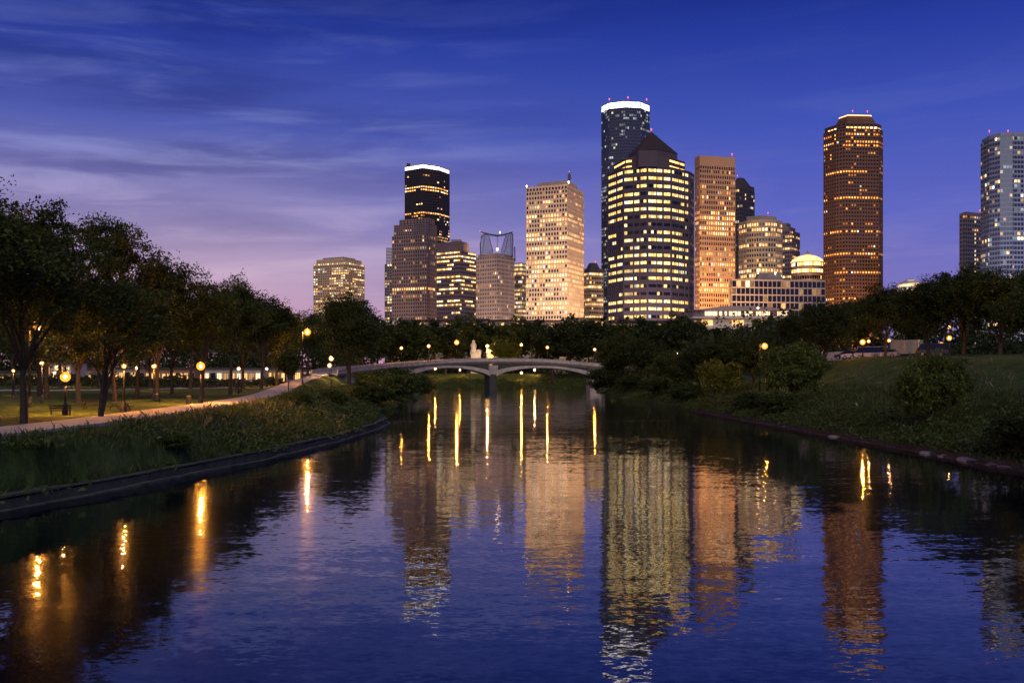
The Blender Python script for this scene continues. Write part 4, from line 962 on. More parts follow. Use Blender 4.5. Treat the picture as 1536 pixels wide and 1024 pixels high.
# --- lit low hall with viaduct-like gallery
D = 640; x0, x1 = X(1040, D), X(1185, D); L = x1 - x0
t = tower('lit_hall', 'long low hall with bright gallery windows at the foot of the gridded block', ((x0 + x1) / 2, D, B0), None, 'building')
zg = lambda py: Z(py, D) - B0
b = MB(); b.box((0, 10, zg(478) / 2 - .3), (L * .82, 20, zg(478) + .5)); b.build('lower_wall', 'pale_stone', t)
b = MB(); b.box((0, 8, zg(476.5)), (L + 3, 26, 1.1)); b.build('gallery_floor', 'pale_stone', t)
b = MB(); b.box((0, 10, (zg(475) + zg(466)) / 2), (L, 20, zg(466) - zg(475))); b.build('gallery_wall', 'pink_wall', t)
b = MB(); n = 14; pr = [(-L / 2 - 2, zg(465.8)), (-L * .2, zg(460)), (L * .05, zg(459.4)), (L * .25, zg(461.5)), (L / 2 + 2, zg(465.8))]
b.add([(x, -4.6, z) for x, z in pr] + [(x, 24, z) for x, z in pr], [tuple(range(5)), tuple(range(9, 4, -1))] + [(i, (i + 1) % 5, 5 + (i + 1) % 5, 5 + i) for i in range(5)]); b.build('roof', 'pink_wall', t)
for a, c in ((.12, .25), (.27, .30), (.325, .345), (.37, .49), (.53, .61), (.65, .70), (.71, .79), (.87, .89), (.90, .985)):
    b = MB(); b.box((-L / 2 + L * (a + c) / 2, -.1, (zg(473.5) + zg(467)) / 2), (L * (c - a), .3, zg(467) - zg(473.5))); b.build('window', 'room_white', t)
for a, c in ((.08, .2), (.40, .52), (.68, .82)):
    b = MB(); b.box((-L / 2 + L * (a + c) / 2, -.1, zg(484)), (L * (c - a), .3, 3.4)); b.build('window', 'room', t)
floodlight(t, (t.location.x - 5, D - 42, 24), (t.location.x, D, 12), 1.0e4, (1, .66, .45), 140)
b = MB()
for k in range(19): b.box((-L / 2 + L * (k + .5) / 19, -2.9, (zg(476) + zg(466)) / 2), (.32, .32, zg(466) - zg(476) - .5))
b.build('columns', 'pink_wall', t)
b = MB(); b.box((0, -4.4, zg(474.2)), (L + 2, .12, .12)); b.box((0, -4.4, zg(475.2)), (L + 2, .08, .08))
for k in range(60): b.box((-L / 2 + L * k / 59, -4.4, zg(475.2)), (.08, .08, 1.0))
b.build('railing', 'dark_metal', t)
# --- low lights at the tower feet, glimpsed between the tree tops
for i, (px, D, w, h, py, lb) in enumerate([(705, 700, 26, 12, 484, 'low cream building lit gold at the foot of the banded tower'), (640, 760, 40, 9, 483, 'low building with lit windows at the foot of the stepped tower'), (822, 760, 44, 10, 484, 'low building with lit windows at the foot of the cream tower'),
                                     (880, 780, 30, 13, 482, 'small blue grey building between the cream and the blue glass tower'), (985, 620, 40, 8, 485, 'low building with lit windows at the foot of the pyramid-roofed tower'), (740, 800, 30, 10, 483, 'low building with lit windows below the wire-crowned tower')]):
    zc = Z(py + 3.5, D); t = tower('low_building', lb, (X(px, D), D, B0), None, 'building')
    b = MB(); b.box((0, 8, (zc + h * .3 - B0) / 2), (w, 16, zc + h * .3 - B0)); b.build('wall', 'beige_wall', t); b = MB(); b.box((0, 7, zc + h * .3 - B0 + .4), (w + 1.5, 18, .8)); b.build('roof', 'dark_wall', t)
    for k in range(6):
        if (k * 7 + i * 5) % 11 < 6: continue
        b = MB(); b.box((-w / 2 + w * (k + .5) / 6, -.05, zc - B0), (w / 6 * (.3 + .1 * ((k + i) % 4)), .3, h * .24)); b.build('window', 'room' if (k * 5 + i) % 3 else 'room_dim', t)

# ------------------------------------------------------------------ bridge
T_ = np.gradient(DECK[:, :2], axis=0); T_ /= np.linalg.norm(T_, axis=1)[:, None]; NR = np.stack([T_[:, 1], -T_[:, 0]], 1)     # NR points toward the viewer
PXS = DECK[:, 0] / DECK[:, 1] * FPX + HX
br = thing('arch_bridge', 'pale concrete footbridge with two low arches and one river pier', 'bridge', (float(DECK[64, 0]), float(DECK[64, 1]), 0))
BO = np.array(br.location)
def sweep(name, prof, mat, i0=0, i1=None, zf=None):
    """prof: (offset toward viewer, height above deck) ring swept along the deck line"""
    i1 = len(DECK) if i1 is None else i1; vs = []; fs = []; k = len(prof)
    for i in range(i0, i1):
        for o, z in prof:
            x, y = DECK[i, :2] + NR[i] * o; vs.append((x - BO[0], y - BO[1], DECK[i, 2] + z))
    for i in range(i1 - i0 - 1):
        for q in range(k): a = i * k + q; c = i * k + (q + 1) % k; fs.append((a, c, c + k, a + k))
    fs += [tuple(range(k)), tuple((i1 - i0 - 1) * k + q for q in range(k))[::-1]]
    return MB().add(vs, fs).build(name, mat, br)
sweep('deck', [(-3.6, 0), (3.6, 0), (3.6, -.35), (3.1, -.8), (2.4, -1.3), (-2.4, -1.3), (-3.1, -.8), (-3.6, -.35)], 'bridge')
for s in (1, -1): sweep('parapet', [(s * 3.35, .004), (s * 3.62, .004), (s * 3.62, .72), (s * 3.72, .74), (s * 3.72, .92), (s * 3.25, .92), (s * 3.25, .74), (s * 3.35, .72)][::s], 'bridge')
b = MB()
for i in range(8, len(DECK) - 6, 1):
    for s in (1, -1):
        x, y = DECK[i, :2] + NR[i] * 3.48 * s; b.box((x - BO[0], y - BO[1], DECK[i, 2] + 1.15), (.10, .10, .46))
b.build('railing', 'dark_metal', br)
def at_px(px): return float(np.interp(px, PXS[20:], np.arange(len(DECK))[20:]))
def dk(s):
    i = min(int(s), len(DECK) - 2); f = s - i; return DECK[i] * (1 - f) + DECK[i + 1] * f, NR[i]
def arch(pa, pb, zsa, zsb, zc, ring0, ring1):
    sa, sb = at_px(pa), at_px(pb); n = 25; A = MB(); S = MB(); vs = []; fs = []; sv = []; sf = []
    for k in range(n):
        t = k / (n - 1); p, nr = dk(sa + (sb - sa) * t); sp = zsa + (zsb - zsa) * t; u = 1 - (2 * t - 1) ** 2
        lo = sp + (zc - (zsa + zsb) / 2) * u ** .8; th = ring1 + (ring0 - ring1) * (1 - u); hi = min(lo + th, p[2] - 1.31)
        for o, z in ((3.0, lo), (3.0, hi), (-3.0, hi), (-3.0, lo)): vs.append((p[0] + nr[0] * o - BO[0], p[1] + nr[1] * o - BO[1], z))
        for o, z in ((2.1, hi - .02), (2.1, p[2] - 1.32), (-2.1, p[2] - 1.32), (-2.1, hi - .02)): sv.append((p[0] + nr[0] * o - BO[0], p[1] + nr[1] * o - BO[1], z))
    for k in range(n - 1):
        for q in range(4): a = k * 4 + q; c = k * 4 + (q + 1) % 4; fs.append((a, c, c + 4, a + 4)); sf.append((a, c, c + 4, a + 4))
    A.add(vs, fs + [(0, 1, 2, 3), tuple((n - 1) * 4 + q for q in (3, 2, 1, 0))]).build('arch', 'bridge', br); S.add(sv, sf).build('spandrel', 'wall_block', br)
arch(606, 731, 5.4, 5.6, 8.7, 1.9, .9); arch(741, 889, 5.6, 4.6, 8.8, 1.9, .9)
p, nr = dk(at_px(736)); ang = math.atan2(nr[0], -nr[1])
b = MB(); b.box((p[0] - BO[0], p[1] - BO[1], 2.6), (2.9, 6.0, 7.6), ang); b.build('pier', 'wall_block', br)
b = MB(); b.prism([(-1.5, -3.0), (1.5, -3.0), (1.5, 3.0), (-1.5, 3.0)], 0, 3.6, 1.25); o = b.build('pier_head', 'bridge', br, False, (p[0] - BO[0], p[1] - BO[1], 6.2)); o.rotation_euler.z = ang
for px, w in ((600, 5), (893, 6)):
    p, nr = dk(at_px(px)); b = MB(); b.box((p[0] - BO[0], p[1] - BO[1], (p[2] - 1.32) / 2 - .5), (w, 6.6, p[2] - .4), math.atan2(nr[0], -nr[1])); b.build('abutment', 'bridge', br)
# approach arch and ramp wall on the left
s0 = 18; arch_b = MB()
for k, i in enumerate((14, 20, 26)):
    p, nr = DECK[i], NR[i]; zg = g1(p[0], p[1]); b = MB(); b.box((p[0] - BO[0], p[1] - BO[1], (p[2] - 1.3 + zg - 1) / 2), (2.2, 6.0, p[2] - 1.3 - zg + 1), math.atan2(nr[0], -nr[1])); b.build('ramp_pier', 'concrete', br)

# ------------------------------------------------------------------ lamps
def lamp(name, label, x, y, z0, zt, kind='globe', r=.27, group=None, arm=0.0):
    t = thing(name, label, 'street lamp', (x, y, z0), 0, group); H = zt - z0; pr = .055 + .006 * H
    b = MB(); b.lathe([(.20, -.3), (.20, .35), (.15, .42), (.13, .62), (pr * 1.2, .75)], 10); b.build('base', 'dark_metal', t)
    top = H - r * 1.7 - .02
    if arm:
        b = MB(); b.tube([(0, 0, .7), (0, 0, H + .1), (arm * .3, 0, H + .5), (arm, 0, H + r * 1.7 + .14)], [pr, pr * .7, pr * .5, pr * .4], 8); b.build('pole', 'dark_metal', t, True)
    else:
        b = MB(); b.tube([(0, 0, .7), (0, 0, top)], [pr, pr * .65], 8); b.build('pole', 'dark_metal', t, True)
        b = MB(); b.lathe([(pr, 0), (r * .55, .08), (r * .6, .14)], 10, (0, 0, top - .12)); b.build('collar', 'dark_metal', t)
    b = MB(); k_ = .46; pr_ = [(r * math.sin(a), -r * math.cos(a)) for a in np.linspace(.25, math.pi - .25, 7)]; b.lathe([(x_ * k_, z_ * k_) for x_, z_ in pr_], 8, (arm, 0, H)); bulb = b.build('bulb', kind, None, True)
    if kind != 'flood':
        b = MB(); b.lathe([(x_ * 1.7, z_ * 1.7) for x_, z_ in pr_], 14, (arm, 0, H)); g = b.build('globe', 'halo_white' if 'white' in kind else 'halo', t, True); bulb.parent = g  # outer globe glows by itself to give the bulb a coloured halo
    else: bulb.parent = t
    b = MB(); b.lathe([(r * .55, 0), (r * .6, .05), (r * .25, .12), (.03, .3)], 10, (arm, 0, H + r * 1.68)); b.build('cap', 'dark_metal', t)
    return t
GLP = 'park lamps on the left lawn'
for px, py, D, k, r, arm, lb in [
    (98, 565, 61, 'globe', .18, 0, 'dark lamp post with orange globe alone on the left lawn before the near path'),
    (57, 493, 70, 'globe', .2, .6, 'tall lamp shining orange through the crown of the thick-trunked tree'),
    (63, 545, 85, 'globe_white', .11, 0, 'pale white lamp just right of the thickest trunk at far left'),
    (186, 549, 66, 'globe', .095, 0, 'small lamp right of the several-stemmed tree, left one of a close pair'),
    (231, 549, 92, 'globe', .14, 0, 'small lamp left of the brightest lawn lamp'),
    (301, 549, 81, 'globe_big', .2, 0, 'brightest lawn lamp, glaring orange between two trunks'),
    (358, 553, 135, 'globe_white', .15, 0, 'small lamp above the two dark figures on the lawn'),
    (461, 498, 166, 'globe', .34, .8, 'tall bright orange street lamp left of the lone oak'),
    (497, 537.5, 225, 'globe_white', .34, 0, 'upper of the two lamps on the bridge ramp, under the lone oak'),
    (494.5, 548, 250, 'globe_white', .34, 0, 'lower of the two lamps on the bridge ramp, under the lone oak'),
    (400, 553, 205, 'globe_white', .18, 0, 'faint lamp near the second path, left of the ramp'), (418, 553, 215, 'globe', .2, 0, 'faint lamp near the second path, right of its neighbour by the ramp'),
    (86, 551, 195, 'globe_white', .3, 0, 'white lamp before the lit pavilion'), (206, 552, 150, 'globe_white', .2, 0, 'faint lamp far back between the pavilion and the shopfronts'), (20, 556, 110, 'globe', .1, 0, 'faint lamp at the far left edge behind the first trunk')]:
    x = X(px, D); z0 = g1(x, D); lamp('street_lamp', lb, x - arm, D, z0, Z(py, D), k, r, GLP, arm)
for px, py, k, r, lb in [(602, 522, 'globe', .36, 'bridge lamp furthest left, above the left abutment'), (643, 519, 'globe', .40, 'second bridge lamp from the left, before the brightest one'), (685, 513.5, 'globe_big', .42, 'brightest and tallest lamp on the bridge'),
                     (782, 517, 'globe', .38, 'bridge lamp just right of the lit yellow shrub'), (821, 521, 'globe', .38, 'bridge lamp above the middle of the right arch'), (892, 524, 'globe', .38, 'bridge lamp at the right end')]:
    p, nr = dk(at_px(px)); x, y = p[0] - nr[0] * 2.7, p[1] - nr[1] * 2.7
    lamp('bridge_lamp', lb, X(px, y), y, p[2], Z(py, y), 'globe_bridge', r * (1.35 if 'big' in k else 1), 'lamps along the bridge')
for px, py, D, k, r, arm, lb in [
    (731, 519, 488, 'globe_white', .5, 0, 'white lamp beside the pale monument behind the bridge'), (653, 553, 468, 'globe_bridge', .34, 0, 'lamp seen under the left arch, left one of two'), (690, 555, 474, 'globe_bridge', .28, 0, 'lamp seen under the left arch, right one of two'), (782, 559, 462, 'globe_bridge', .38, 0, 'lamp on the lit slope seen under the right arch'), (802, 562, 480, 'globe_white', .3, 0, 'small lamp right of the lit slope under the right arch'),
    (963, 527, 300, 'globe_bridge', .34, 0, 'lamp between the trees just right of the bridge end'), (1017, 530, 214, 'globe_bridge', .28, 0, 'lamp glinting through the bank trees left of the leaning tree'), (1147, 519, 141, 'globe_bridge', .26, .7, 'lamp shining above the bank trees left of the large round bush'),
    (1294, 513, 156, 'globe_bridge', .26, 0, 'lamp post on the hill crest before the parked cars'), (1424, 490, 150, 'globe_dim', .2, 0, 'upper of two small orange lamps in the trees above the round bush'), (1424, 507, 136, 'globe_dim', .2, 0, 'lower of two small orange lamps in the trees above the round bush'),
    (1412, 516, 170, 'globe_dim', .2, 0, 'small yellow lamp by the dark car on the crest'), (1137, 462, 600, 'flood', 1.25, 0, 'big bright flood lamp over the roof of the low lit hall'), (1545, 440, 118, 'globe_bridge', .24, .6, 'lamp just outside the right edge lighting the leaves gold'),
    (920, 545, 290, 'globe_bridge', .3, 0, 'low lamp behind the tree at the right bridge end'), (1150, 546, 168, 'globe_bridge', .2, 0, 'low lamp glinting behind the large round bush'), (1236, 536, 190, 'globe_bridge', .2, 0, 'low lamp behind the wide crest tree')]:
    x = X(px, D); z0 = g1(x, D); z1 = max(Z(py, D), z0 + 2.2); lamp('street_lamp', lb, x - arm, D, z0, z1, k, r, 'lamps of the far bank and the hill', arm)

# ------------------------------------------------------------------ lit buildings behind the left park
def shop(label, px0, px1, D, pyt, mat, wmat, nw, wh=(.25, .8), name='park_building', doors=(), roofm='dark_wall', deep=10):
    x0, x1 = X(px0, D), X(px1, D); z0 = min(g1(x0, D), g1(x1, D)) - .2; H = Z(pyt, D) - z0; W = x1 - x0
    t = thing(name, label, 'building', ((x0 + x1) / 2, D, z0))
    b = MB(); b.box((0, deep / 2, H / 2), (W, deep, H)); b.build('wall', mat, t); b = MB(); b.box((0, deep / 2 - .5, H + .18), (W + 1, deep + 1.6, .36)); b.build('roof', roofm, t)
    for k in range(nw):
        cx = -W / 2 + W * (k + .5) / nw; ww = W / nw * .74
        if k in doors:
            b = MB(); b.box((cx, -.06, H * .32), (ww * .6, .16, H * .64)); b.build('door', wmat, t); continue
        rs = random.Random(int(px0) * 31 + k); b = MB(); b.box((cx, -.05, H * (wh[0] + wh[1]) / 2), (ww, .14, H * (wh[1] - wh[0]))); w = b.build('window', rs.choice((wmat, wmat, 'room_dim', 'room', 'glass_black')), t)
        b = MB(); hh = H * (wh[1] - wh[0])
        for q in (-.5, -.17, .17, .5): b.box((cx + q * ww, -.16, H * (wh[0] + wh[1]) / 2), (.14, .12, hh))
        for q in (-.5, .5): b.box((cx, -.165, H * (wh[0] + wh[1]) / 2 + q * hh), (ww + .16, .14, .14))
        b.build('frame', 'dark_wall', w)
    return t
shop('white lit pavilion with tall windows behind the trunks at far left', 67, 106, 262, 545, 'pale_stone', 'room_white', 4, (.15, .85), 'pavilion', (1,))
shop('long low lit building at the left edge behind the thickest trunk', -60, 62, 275, 558, 'beige_wall', 'room', 9, (.2, .62))
shop('dim low building with lit doorway right of the white pavilion', 108, 140, 285, 553, 'beige_wall', 'room', 4, (.25, .6), doors=(2,))
shop('lit shopfronts behind the several-stemmed tree', 142, 205, 292, 553, 'pale_stone', 'room', 7, (.2, .75), doors=(3,))
shop('long row of amber shop windows behind the small lawn lamps', 208, 292, 300, 553, 'tan_wall', 'room', 10, (.2, .72), doors=(4,))
shop('long pale building with white lit windows right of the brightest lawn lamp', 305, 392, 320, 553, 'pale_stone', 'room_white', 9, (.2, .7), doors=(5,))
shop('last small lit building before the bridge ramp', 398, 452, 335, 552, 'beige_wall', 'room', 5, (.2, .7), doors=(2,))

# ------------------------------------------------------------------ monument and wall beyond the bridge
D = 505; x = X(712, D); z0 = g1(x, D); H = Z(511, D) - z0
t = thing('monument', 'pale lumpy stone monument lit white behind the bridge railing', 'monument', (x, D, z0)); rnd = random.Random(4)
b = MB(); b.box((.6, 0, H * .3), (5.0, 4, H * .6)); b.box((.6, 0, H * .61), (5.6, 4.6, .5)); b.build('pedestal', 'pale_stone', t)
b = MB(); b.lathe([(1.9, 0), (1.8, H * .08), (1.3, H * .15), (1.7, H * .21), (1.5, H * .28), (.7, H * .32), (.95, H * .35), (.8, H * .385), (.2, H * .40)], 9, (-.6, 0, H * .62)); b.build('statue', 'pale_stone', t, True)
b = MB(); b.lathe([(1.4, 0), (1.5, H * .06), (.9, H * .11), (.3, H * .12)], 9, (2.1, 0, H * .62)); b.build('rock', 'pale_stone', t, True)
l = bpy.data.lights.new('floodlight', 'SPOT'); l.energy = 700; l.color = (1, .78, .55); l.spot_size = R(70); o = bpy.data.objects.new('floodlight', l); o.parent = t; o.location = (3, -9, H * .55); o.rotation_euler = Vector((-3, 9, H * .25)).to_track_quat('-Z', 'Y').to_euler(); col.objects.link(o)
D = 492; x0, x1 = X(730, D), X(752, D); zt = Z(524.5, D); z0 = g1((x0 + x1) / 2, D)
t = thing('white_wall', 'low white wall with coping between the monument and the lit shrub', 'wall', ((x0 + x1) / 2, D, z0))
b = MB(); b.box((0, 0, (zt - z0) / 2), (x1 - x0, .6, zt - z0)); b.build('wall_face', 'pale_stone', t); b = MB(); b.box((0, 0, zt - z0 + .12), (x1 - x0 + .4, .9, .24)); b.build('coping', 'pale_stone', t)
l = bpy.data.lights.new('floodlight', 'SPOT'); l.energy = 700; l.color = (1, .8, .66); l.spot_size = R(80); o = bpy.data.objects.new('floodlight', l); o.parent = t; o.location = (-2, -6, zt - z0 + 1); o.rotation_euler = Vector((2, 6, -2)).to_track_quat('-Z', 'Y').to_euler(); col.objects.link(o)

# ------------------------------------------------------------------ people
SK = [((0, 0, .92), .12), ((0, 0, 1.10), .13), ((0, 0, 1.30), .155), ((0, 0, 1.42), .11), ((0, .005, 1.50), .055), ((0, .01, 1.58), .075), ((0, .01, 1.67), .092), ((0, 0, 1.74), .06),
      ((.17, 0, 1.40), .058), ((.24, .02, 1.14), .045), ((.25, -.04, .90), .035), ((.25, -.06, .82), .03), ((-.17, 0, 1.40), .058), ((-.24, .02, 1.14), .045), ((-.25, -.05, .90), .035), ((-.25, -.08, .82), .03),
      ((.09, 0, .86), .095), ((.11, -.03, .48), .062), ((.12, .02, .10), .042), ((.13, -.12, .04), .035), ((-.09, 0, .86), .095), ((-.12, .05, .48), .062), ((-.14, .14, .10), .042), ((-.14, .02, .04), .035)]
ED = [(0, 1), (1, 2), (2, 3), (3, 4), (4, 5), (5, 6), (6, 7), (3, 8), (8, 9), (9, 10), (10, 11), (3, 12), (12, 13), (13, 14), (14, 15), (0, 16), (16, 17), (17, 18), (18, 19), (0, 20), (20, 21), (21, 22), (22, 23)]
M['skin'] = stone('skin', (.32, .20, .15), .6); M['cloth_dark'] = stone('cloth_dark', (.03, .03, .04), .9); M['cloth_white'] = stone('cloth_white', (.7, .68, .64), .9); M['cloth_red'] = stone('cloth_red', (.4, .06, .05), .9); M['hair'] = stone('hair', (.02, .015, .012), .8)
def person(label, x, y, z, rz, shirt, group):
    me = bpy.data.meshes.new('person'); me.from_pydata([v for v, r in SK], ED, []); me.materials.append(M['cloth_dark'])
    o = bpy.data.objects.new('person', me); col.objects.link(o); tag(o, label, 'person', group); o.location = (x, y, z); o.rotation_euler.z = rz
    m = o.modifiers.new('skin', 'SKIN'); sk = me.skin_vertices[0].data
    for i, (v, r) in enumerate(SK): sk[i].radius = (r, r)
    sk[0].use_root = True
    s = o.modifiers.new('sub', 'SUBSURF'); s.levels = 1; s.render_levels = 1
    b = MB(); b.lathe([(.155, .86), (.165, 1.0), (.175, 1.15), (.20, 1.32), (.15, 1.43), (.07, 1.47)], 12); b.v = [(x_, y_ * .78, z_) for x_, y_, z_ in b.v]
    for s_ in (1, -1): b.tube([(s_ * .17, 0, 1.40), (s_ * .235, .02, 1.18), (s_ * .245, .0, 1.08)], [.075, .062, .058], 8)
    b.build('shirt', shirt, o, True)
    b = MB(); b.lathe([(.05, -.09), (.088, -.04), (.10, .03), (.09, .09), (.05, .125), (.01, .135)], 10, (0, .01, 1.645)); b.v = [(x_, y_, z_) for x_, y_, z_ in b.v]; b.build('head', 'skin', o, True)
    b = MB(); b.lathe([(.105, .0), (.108, .05), (.09, .10), (.05, .14), (.01, .15)], 10, (0, .03, 1.65)); b.build('hair', 'hair', o, True)
    return o
def ps(px, D, rz, shirt, label, group, z=None): x = X(px, D); person(label, x, D, g1(x, D) if z is None else z, rz, shirt, group)
ps(355, 140, .4, 'cloth_dark', 'person in dark clothes standing on the lawn, left one below the small lamp', 'people on the lawn')
ps(362, 142, 2.6, 'cloth_dark', 'person in dark clothes standing on the lawn, right one below the small lamp', 'people on the lawn')
def on_path(px):
    q = PATH[:, 0] / PATH[:, 1] * FPX + HX; k = np.argsort(q[60:]); i = 60 + int(np.argmin(np.abs(q[60:] - px))); return PATH[i]
p = on_path(459); person('person in white top walking on the bridge ramp, left one of a pair', p[0] - .3, p[1], p[2] + .03, .2, 'cloth_white', 'people on the ramp'); p = on_path(463); person('person in white top walking on the bridge ramp, right one of a pair', p[0] + .4, p[1], p[2] + .03, 3.0, 'cloth_white', 'people on the ramp')
for px, s, lb in ((642, 'cloth_red', 'person in red top standing below the second bridge lamp'), (646, 'cloth_dark', 'person in dark top standing below the second bridge lamp')):
    p, nr = dk(at_px(px)); person(lb, p[0], p[1], p[2] + .01, .5, s, 'people on the bridge')

# ------------------------------------------------------------------ park furniture
def bench(label, px, D, rz):
    x = X(px, D); t = thing('park_bench', label, 'bench', (x, D, g1(x, D)), rz, 'benches on the lawn'); t.scale = (.66,) * 3
    b = MB()
    for k in range(3): b.box((0, -.2 + k * .2, .45), (1.9, .16, .05))
    b.build('seat', 'bark', t); b = MB()
    for k in range(2): b.box((0, .3 + k * .05, .66 + k * .2), (1.9, .05, .15))
    b.build('backrest', 'bark', t)
    for s in (-.8, .8):
        b = MB(); b.box((s, -.18, .21), (.07, .07, .42)); b.box((s, .27, .42), (.07, .07, .95)); b.box((s, .05, .41), (.06, .5, .05)); b.build('leg', 'dark_metal', t)
def bin_(label, px, D):
    x = X(px, D); t = thing('litter_bin', label, 'bin', (x, D, g1(x, D)), 0, 'litter bins on the lawn'); t.scale = (.66,) * 3; b = MB(); b.lathe([(.26, 0), (.30, .1), (.33, .8), (.35, .84), (.35, .9)], 12); b.build('body', 'dark_metal', t)
    b = MB(); b.lathe([(.36, .91), (.34, 1.0), (.2, 1.1), (.05, 1.13)], 12); b.build('lid', 'dark_metal', t)
def table(label, px, D, rz):
    x = X(px, D); t = thing('picnic_table', label, 'picnic table', (x, D, g1(x, D)), rz, 'picnic tables on the lawn'); t.scale = (.66,) * 3
    b = MB()
    for k in range(4): b.box((0, -.33 + k * .22, .75), (2.2, .2, .05))
    b.build('tabletop', 'bark', t)
    for s in (-1, 1): b = MB(); b.box((0, s * .75, .45), (2.2, .26, .05)); b.build('seat', 'bark', t)
    for s in (-.8, .8):
        b = MB(); b.tube([(s, -.7, 0), (s, -.2, .74)], .05, 6); b.tube([(s, .7, 0), (s, .2, .74)], .05, 6); b.box((s, 0, .42), (.06, 1.6, .08)); b.build('leg', 'bark', t)
bench('dark bench beside the foot of the lamp post on the left lawn', 91, 60.5, .5)
table('dark picnic table right of the lone lamp post, left one of two', 140, 68, .2); table('dark picnic table right of the several-stemmed tree, right one of two', 180, 69, -.4)
bin_('dark litter bin at the foot of the small lamp left of the brightest lawn lamp', 236, 91); bin_('dark litter bin beside the two trunks below the brightest lawn lamp', 283, 82)
# long low rail beside the far path
t = thing('park_rail', 'long dark low railing along the far path behind the left lawn', 'railing', (float(FP[30, 0]), float(FP[30, 1]), 0)); o = np.array(t.location)
b = MB(); pts = [(FP[i, 0] - o[0], FP[i, 1] + 2.4 - o[1], g1(FP[i, 0], FP[i, 1] + 2.4)) for i in range(10, len(FP) - 10, 2)]
for h in (.55, 1.0): b.tube([(x, y, z + h) for x, y, z in pts], .05, 5)
b.build('rail', 'dark_metal', t)
b = MB()
for x, y, z in pts: b.box((x, y, z + .45), (.1, .1, 1.2))
b.build('post', 'dark_metal', t)['kind'] = 'stuff'
# hydrant like post on the right slope
x = X(1284, 96); t = thing('water_post', 'small dark hydrant with pale cap alone on the right grass slope', 'hydrant', (x, 96, g1(x, 96)))
b = MB(); b.lathe([(.22, -.1), (.22, .06), (.16, .1), (.16, .62), (.2, .66), (.2, .72)], 12); b.tube([(-.26, 0, .5), (.26, 0, .5)], .075, 8); b.tube([(0, 0, .42), (0, -.26, .42)], .085, 8); b.build('body', stone('hydrant_paint', (.10, .10, .05), .5), t)
b = MB(); b.lathe([(.19, .725), (.17, .82), (.10, .89), (.04, .92), (.04, .97)], 12); b.build('cap', 'pale_stone', t)

# flat stones along the right waterline
rk = random.Random(12)
for i, (px, D, s) in enumerate([(1392, 65.5, .8), (1418, 63, .55), (1452, 60.2, 1.0), (1490, 57, .6), (1508, 55.6, .5), (1250, 84, .6), (1180, 101, .7)]):
    b = MB(); n = 9; rr_ = [s * rk.uniform(.7, 1.15) for _ in range(n)]; vs = []
    for f, z in ((.95, -.35), (1.0, .02), (.8, .14), (.35, .2)):
        for k in range(n): vs.append((1.5 * rr_[k] * f * math.cos(6.283 * k / n), .75 * rr_[k] * f * math.sin(6.283 * k / n), z * s + rk.uniform(-.02, .02)))
    b.add(vs, [(j * n + k, j * n + (k + 1) % n, (j + 1) * n + (k + 1) % n, (j + 1) * n + k) for j in range(3) for k in range(n)] + [tuple(3 * n + k for k in range(n))])
    o = b.build('shore_stone', 'concrete', None, False, (X(px, D), D, .0)); o.rotation_euler.z = rk.uniform(1.0, 2.0)
    tag(o, 'flat pale stone lying in the water at the foot of the right river wall', 'stone', 'flat stones at the right waterline')
# ------------------------------------------------------------------ vehicles and fence on the hill road
M['paint_white'] = stone('paint_white', (.75, .75, .78), .3, .03, 1, .5); M['paint_dark'] = stone('paint_dark', (.035, .04, .06), .25, .05, 1, .5); M['paint_silver'] = stone('paint_silver', (.42, .43, .46), .3, .03, 1, .5, .5)
M['tyre'] = stone('tyre', (.015, .015, .015), .9); M['car_glass'] = stone('car_glass', (.02, .025, .03), .08, .05, 1, .6); M['tail'] = stone('tail_lamp', (.3, .02, .02), .3)
def vehicle(name, label, x, y, z, rz, prof, roof, W, paint, wheels, cat, group):
    t = thing(name, label, cat, (x, y, z), rz, group)
    def ext(pr, w0, w1=None):
        w1 = w1 or w0; n = len(pr); b = MB(); ws = [w0 if q[1] < 1.0 else w1 for q in pr]
        b.add([(q[0], -w / 2, q[1]) for q, w in zip(pr, ws)] + [(q[0], w / 2, q[1]) for q, w in zip(pr, ws)], [tuple(range(n)), tuple(range(2 * n - 1, n - 1, -1))] + [((i + 1) % n, i, n + i, n + (i + 1) % n) for i in range(n)]); return b
    ext(prof, W).build('body', paint, t); ext(roof, W * .94, W * .78).build('windows', 'car_glass', t)
    top = [q for q in roof if q[1] > 1.0]; xa, xb = min(q[0] for q in top), max(q[0] for q in top); zt = max(q[1] for q in top)
    b = MB(); b.box(((xa + xb) / 2, 0, zt + .03), (xb - xa, W * .78, .06)); b.build('roof', paint, t)
    for wx in wheels:
        for s in (-1, 1):
            w = MB(); w.tube([(wx, s * (W / 2 - .18), .33), (wx, s * (W / 2 + .03), .33)], .33, 14); w = w.build('wheel', 'tyre', t); q = MB(); q.tube([(wx, s * (W / 2 + .031), .33), (wx, s * (W / 2 + .05), .33)], .2, 10); q.build('rim', 'paint_silver', w)
    xf, xr_ = max(q[0] for q in prof), min(q[0] for q in prof)
    for s in (-1, 1):
        b = MB(); b.box((xf - .02, s * W * .36, .68), (.1, .34, .16)); b.build('headlight', 'pale_stone', t); b = MB(); b.box((xr_ + .02, s * W * .38, .78), (.1, .26, .2)); b.build('tail_light', 'tail', t)
CARP = [(-2.2, .32), (2.15, .32), (2.25, .6), (2.1, .82), (1.1, .95), (-2.1, .98), (-2.25, .7)]; CARR = [(-1.95, .95), (1.1, .95), (.35, 1.42), (-1.3, 1.44)]
VANP = [(-2.6, .35), (2.4, .35), (2.5, .7), (2.35, 1.0), (-2.6, 1.0)]; VANR = [(-2.55, .99), (2.3, .99), (1.6, 1.95), (-2.45, 1.98)]
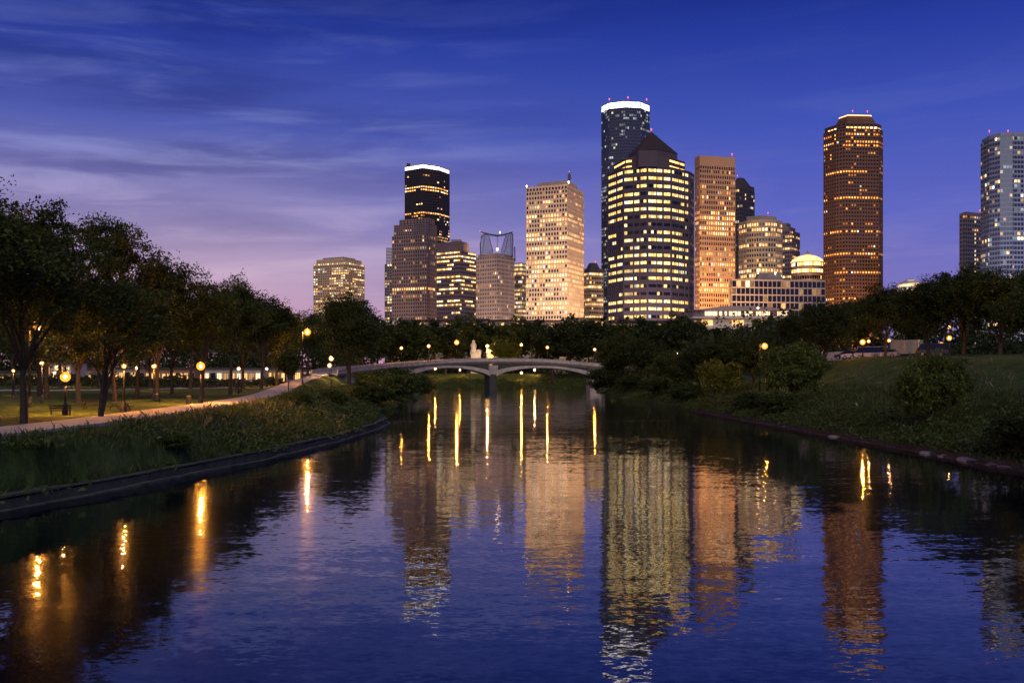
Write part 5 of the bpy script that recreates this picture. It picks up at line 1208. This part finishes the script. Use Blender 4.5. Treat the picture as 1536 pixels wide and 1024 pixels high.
hrz = lambda px: (lambda q: (HR[q], math.atan2(*(HR[q + 1, :2] - HR[q, :2])[::-1])))(int(np.argmin(np.abs(HR[:-1, 0] / HR[:-1, 1] * FPX + HX - px))))
for px, k, pt, lb in ((1283, 0, 'paint_white', 'white car parked on the hill road left of the lamp post'), (1306, 1, 'paint_white', 'white van parked on the hill road right of the lamp post'), (1330, 0, 'paint_silver', 'silver car parked behind the crest tree trunk'), (1402, 1, 'paint_dark', 'dark van parked on the crest above the round bush'), (1262, 0, 'paint_dark', 'dark car parked at the left end of the crest')):
    p, a = hrz(px); x, y = p[0] - 1.0 * math.sin(a), p[1] + 1.0 * math.cos(a); vehicle(('parked_car', 'parked_van')[k], lb, x, y, g1(x, y) + .17, a + math.pi, (CARP, VANP)[k], (CARR, VANR)[k], 1.8, pt, (-1.4, 1.4), ('car', 'van')[k], 'vehicles parked on the hill road')
p, a = hrz(1356); t = thing('trailer', 'pale box trailer parked at the right end of the white vehicles', 'trailer', (p[0] - 2.5 * math.sin(a), p[1] + 2.5 * math.cos(a), g1(p[0], p[1] + 2.5) + .2), a)
b = MB(); b.box((0, 0, 1.75), (4.6, 2.2, 2.3)); b.build('box', 'concrete', t); b = MB(); b.box((0, 0, .5), (4.8, 1.9, .18)); b.tube([(2.4, 0, .5), (3.5, 0, .5)], .06, 6); b.build('frame', 'dark_metal', t)
for s in (-1, 1):
    for wx in (-.5, .4): b = MB(); b.tube([(wx, s * .85, .34), (wx, s * 1.08, .34)], .34, 14); b.build('wheel', 'tyre', t)
b = MB(); b.box((0, -1.12, 1.75), (.06, .05, 2.1)); b.box((-2.25, -1.12, 1.75), (.08, .05, 2.3)); b.box((2.25, -1.12, 1.75), (.08, .05, 2.3)); b.build('trim', 'paint_silver', t)
t = thing('white_fence', 'long pale panel fence behind the vehicles on the hill road', 'fence', (float(HR[20, 0]), float(HR[20, 1]), 0)); o = np.array(t.location); pn = MB(); po = MB()
pts = [(HR[i, 0] + 1.5, HR[i, 1] + 6, g1(HR[i, 0] + 1.5, HR[i, 1] + 6)) for i in range(10, 31, 1)]
for (x0, y0, z0), (x1, y1, z1) in zip(pts, pts[1:]):
    L = math.hypot(x1 - x0, y1 - y0); a = math.atan2(y1 - y0, x1 - x0); pn.box(((x0 + x1) / 2 - o[0], (y0 + y1) / 2 - o[1], (z0 + z1) / 2 + .95), (L - .14, .06, 1.5), a); po.box((x0 - o[0], y0 - o[1], z0 + .8), (.12, .12, 1.9), a)
pn.build('panels', 'paint_silver', t); po.build('post', 'paint_silver', t)['kind'] = 'stuff'
for px in (1275, 1318):
    p, a = hrz(px); x, y = p[0] - 5.2 * math.sin(a), p[1] + 5.2 * math.cos(a)
    lamp('yard_lamp', 'low white lamp behind the ' + ('white car' if px < 1300 else 'white van') + ' on the hill road', x, y, g1(x, y), g1(x, y) + 3.2, 'globe_dim', .18, 'lamps of the far bank and the hill')
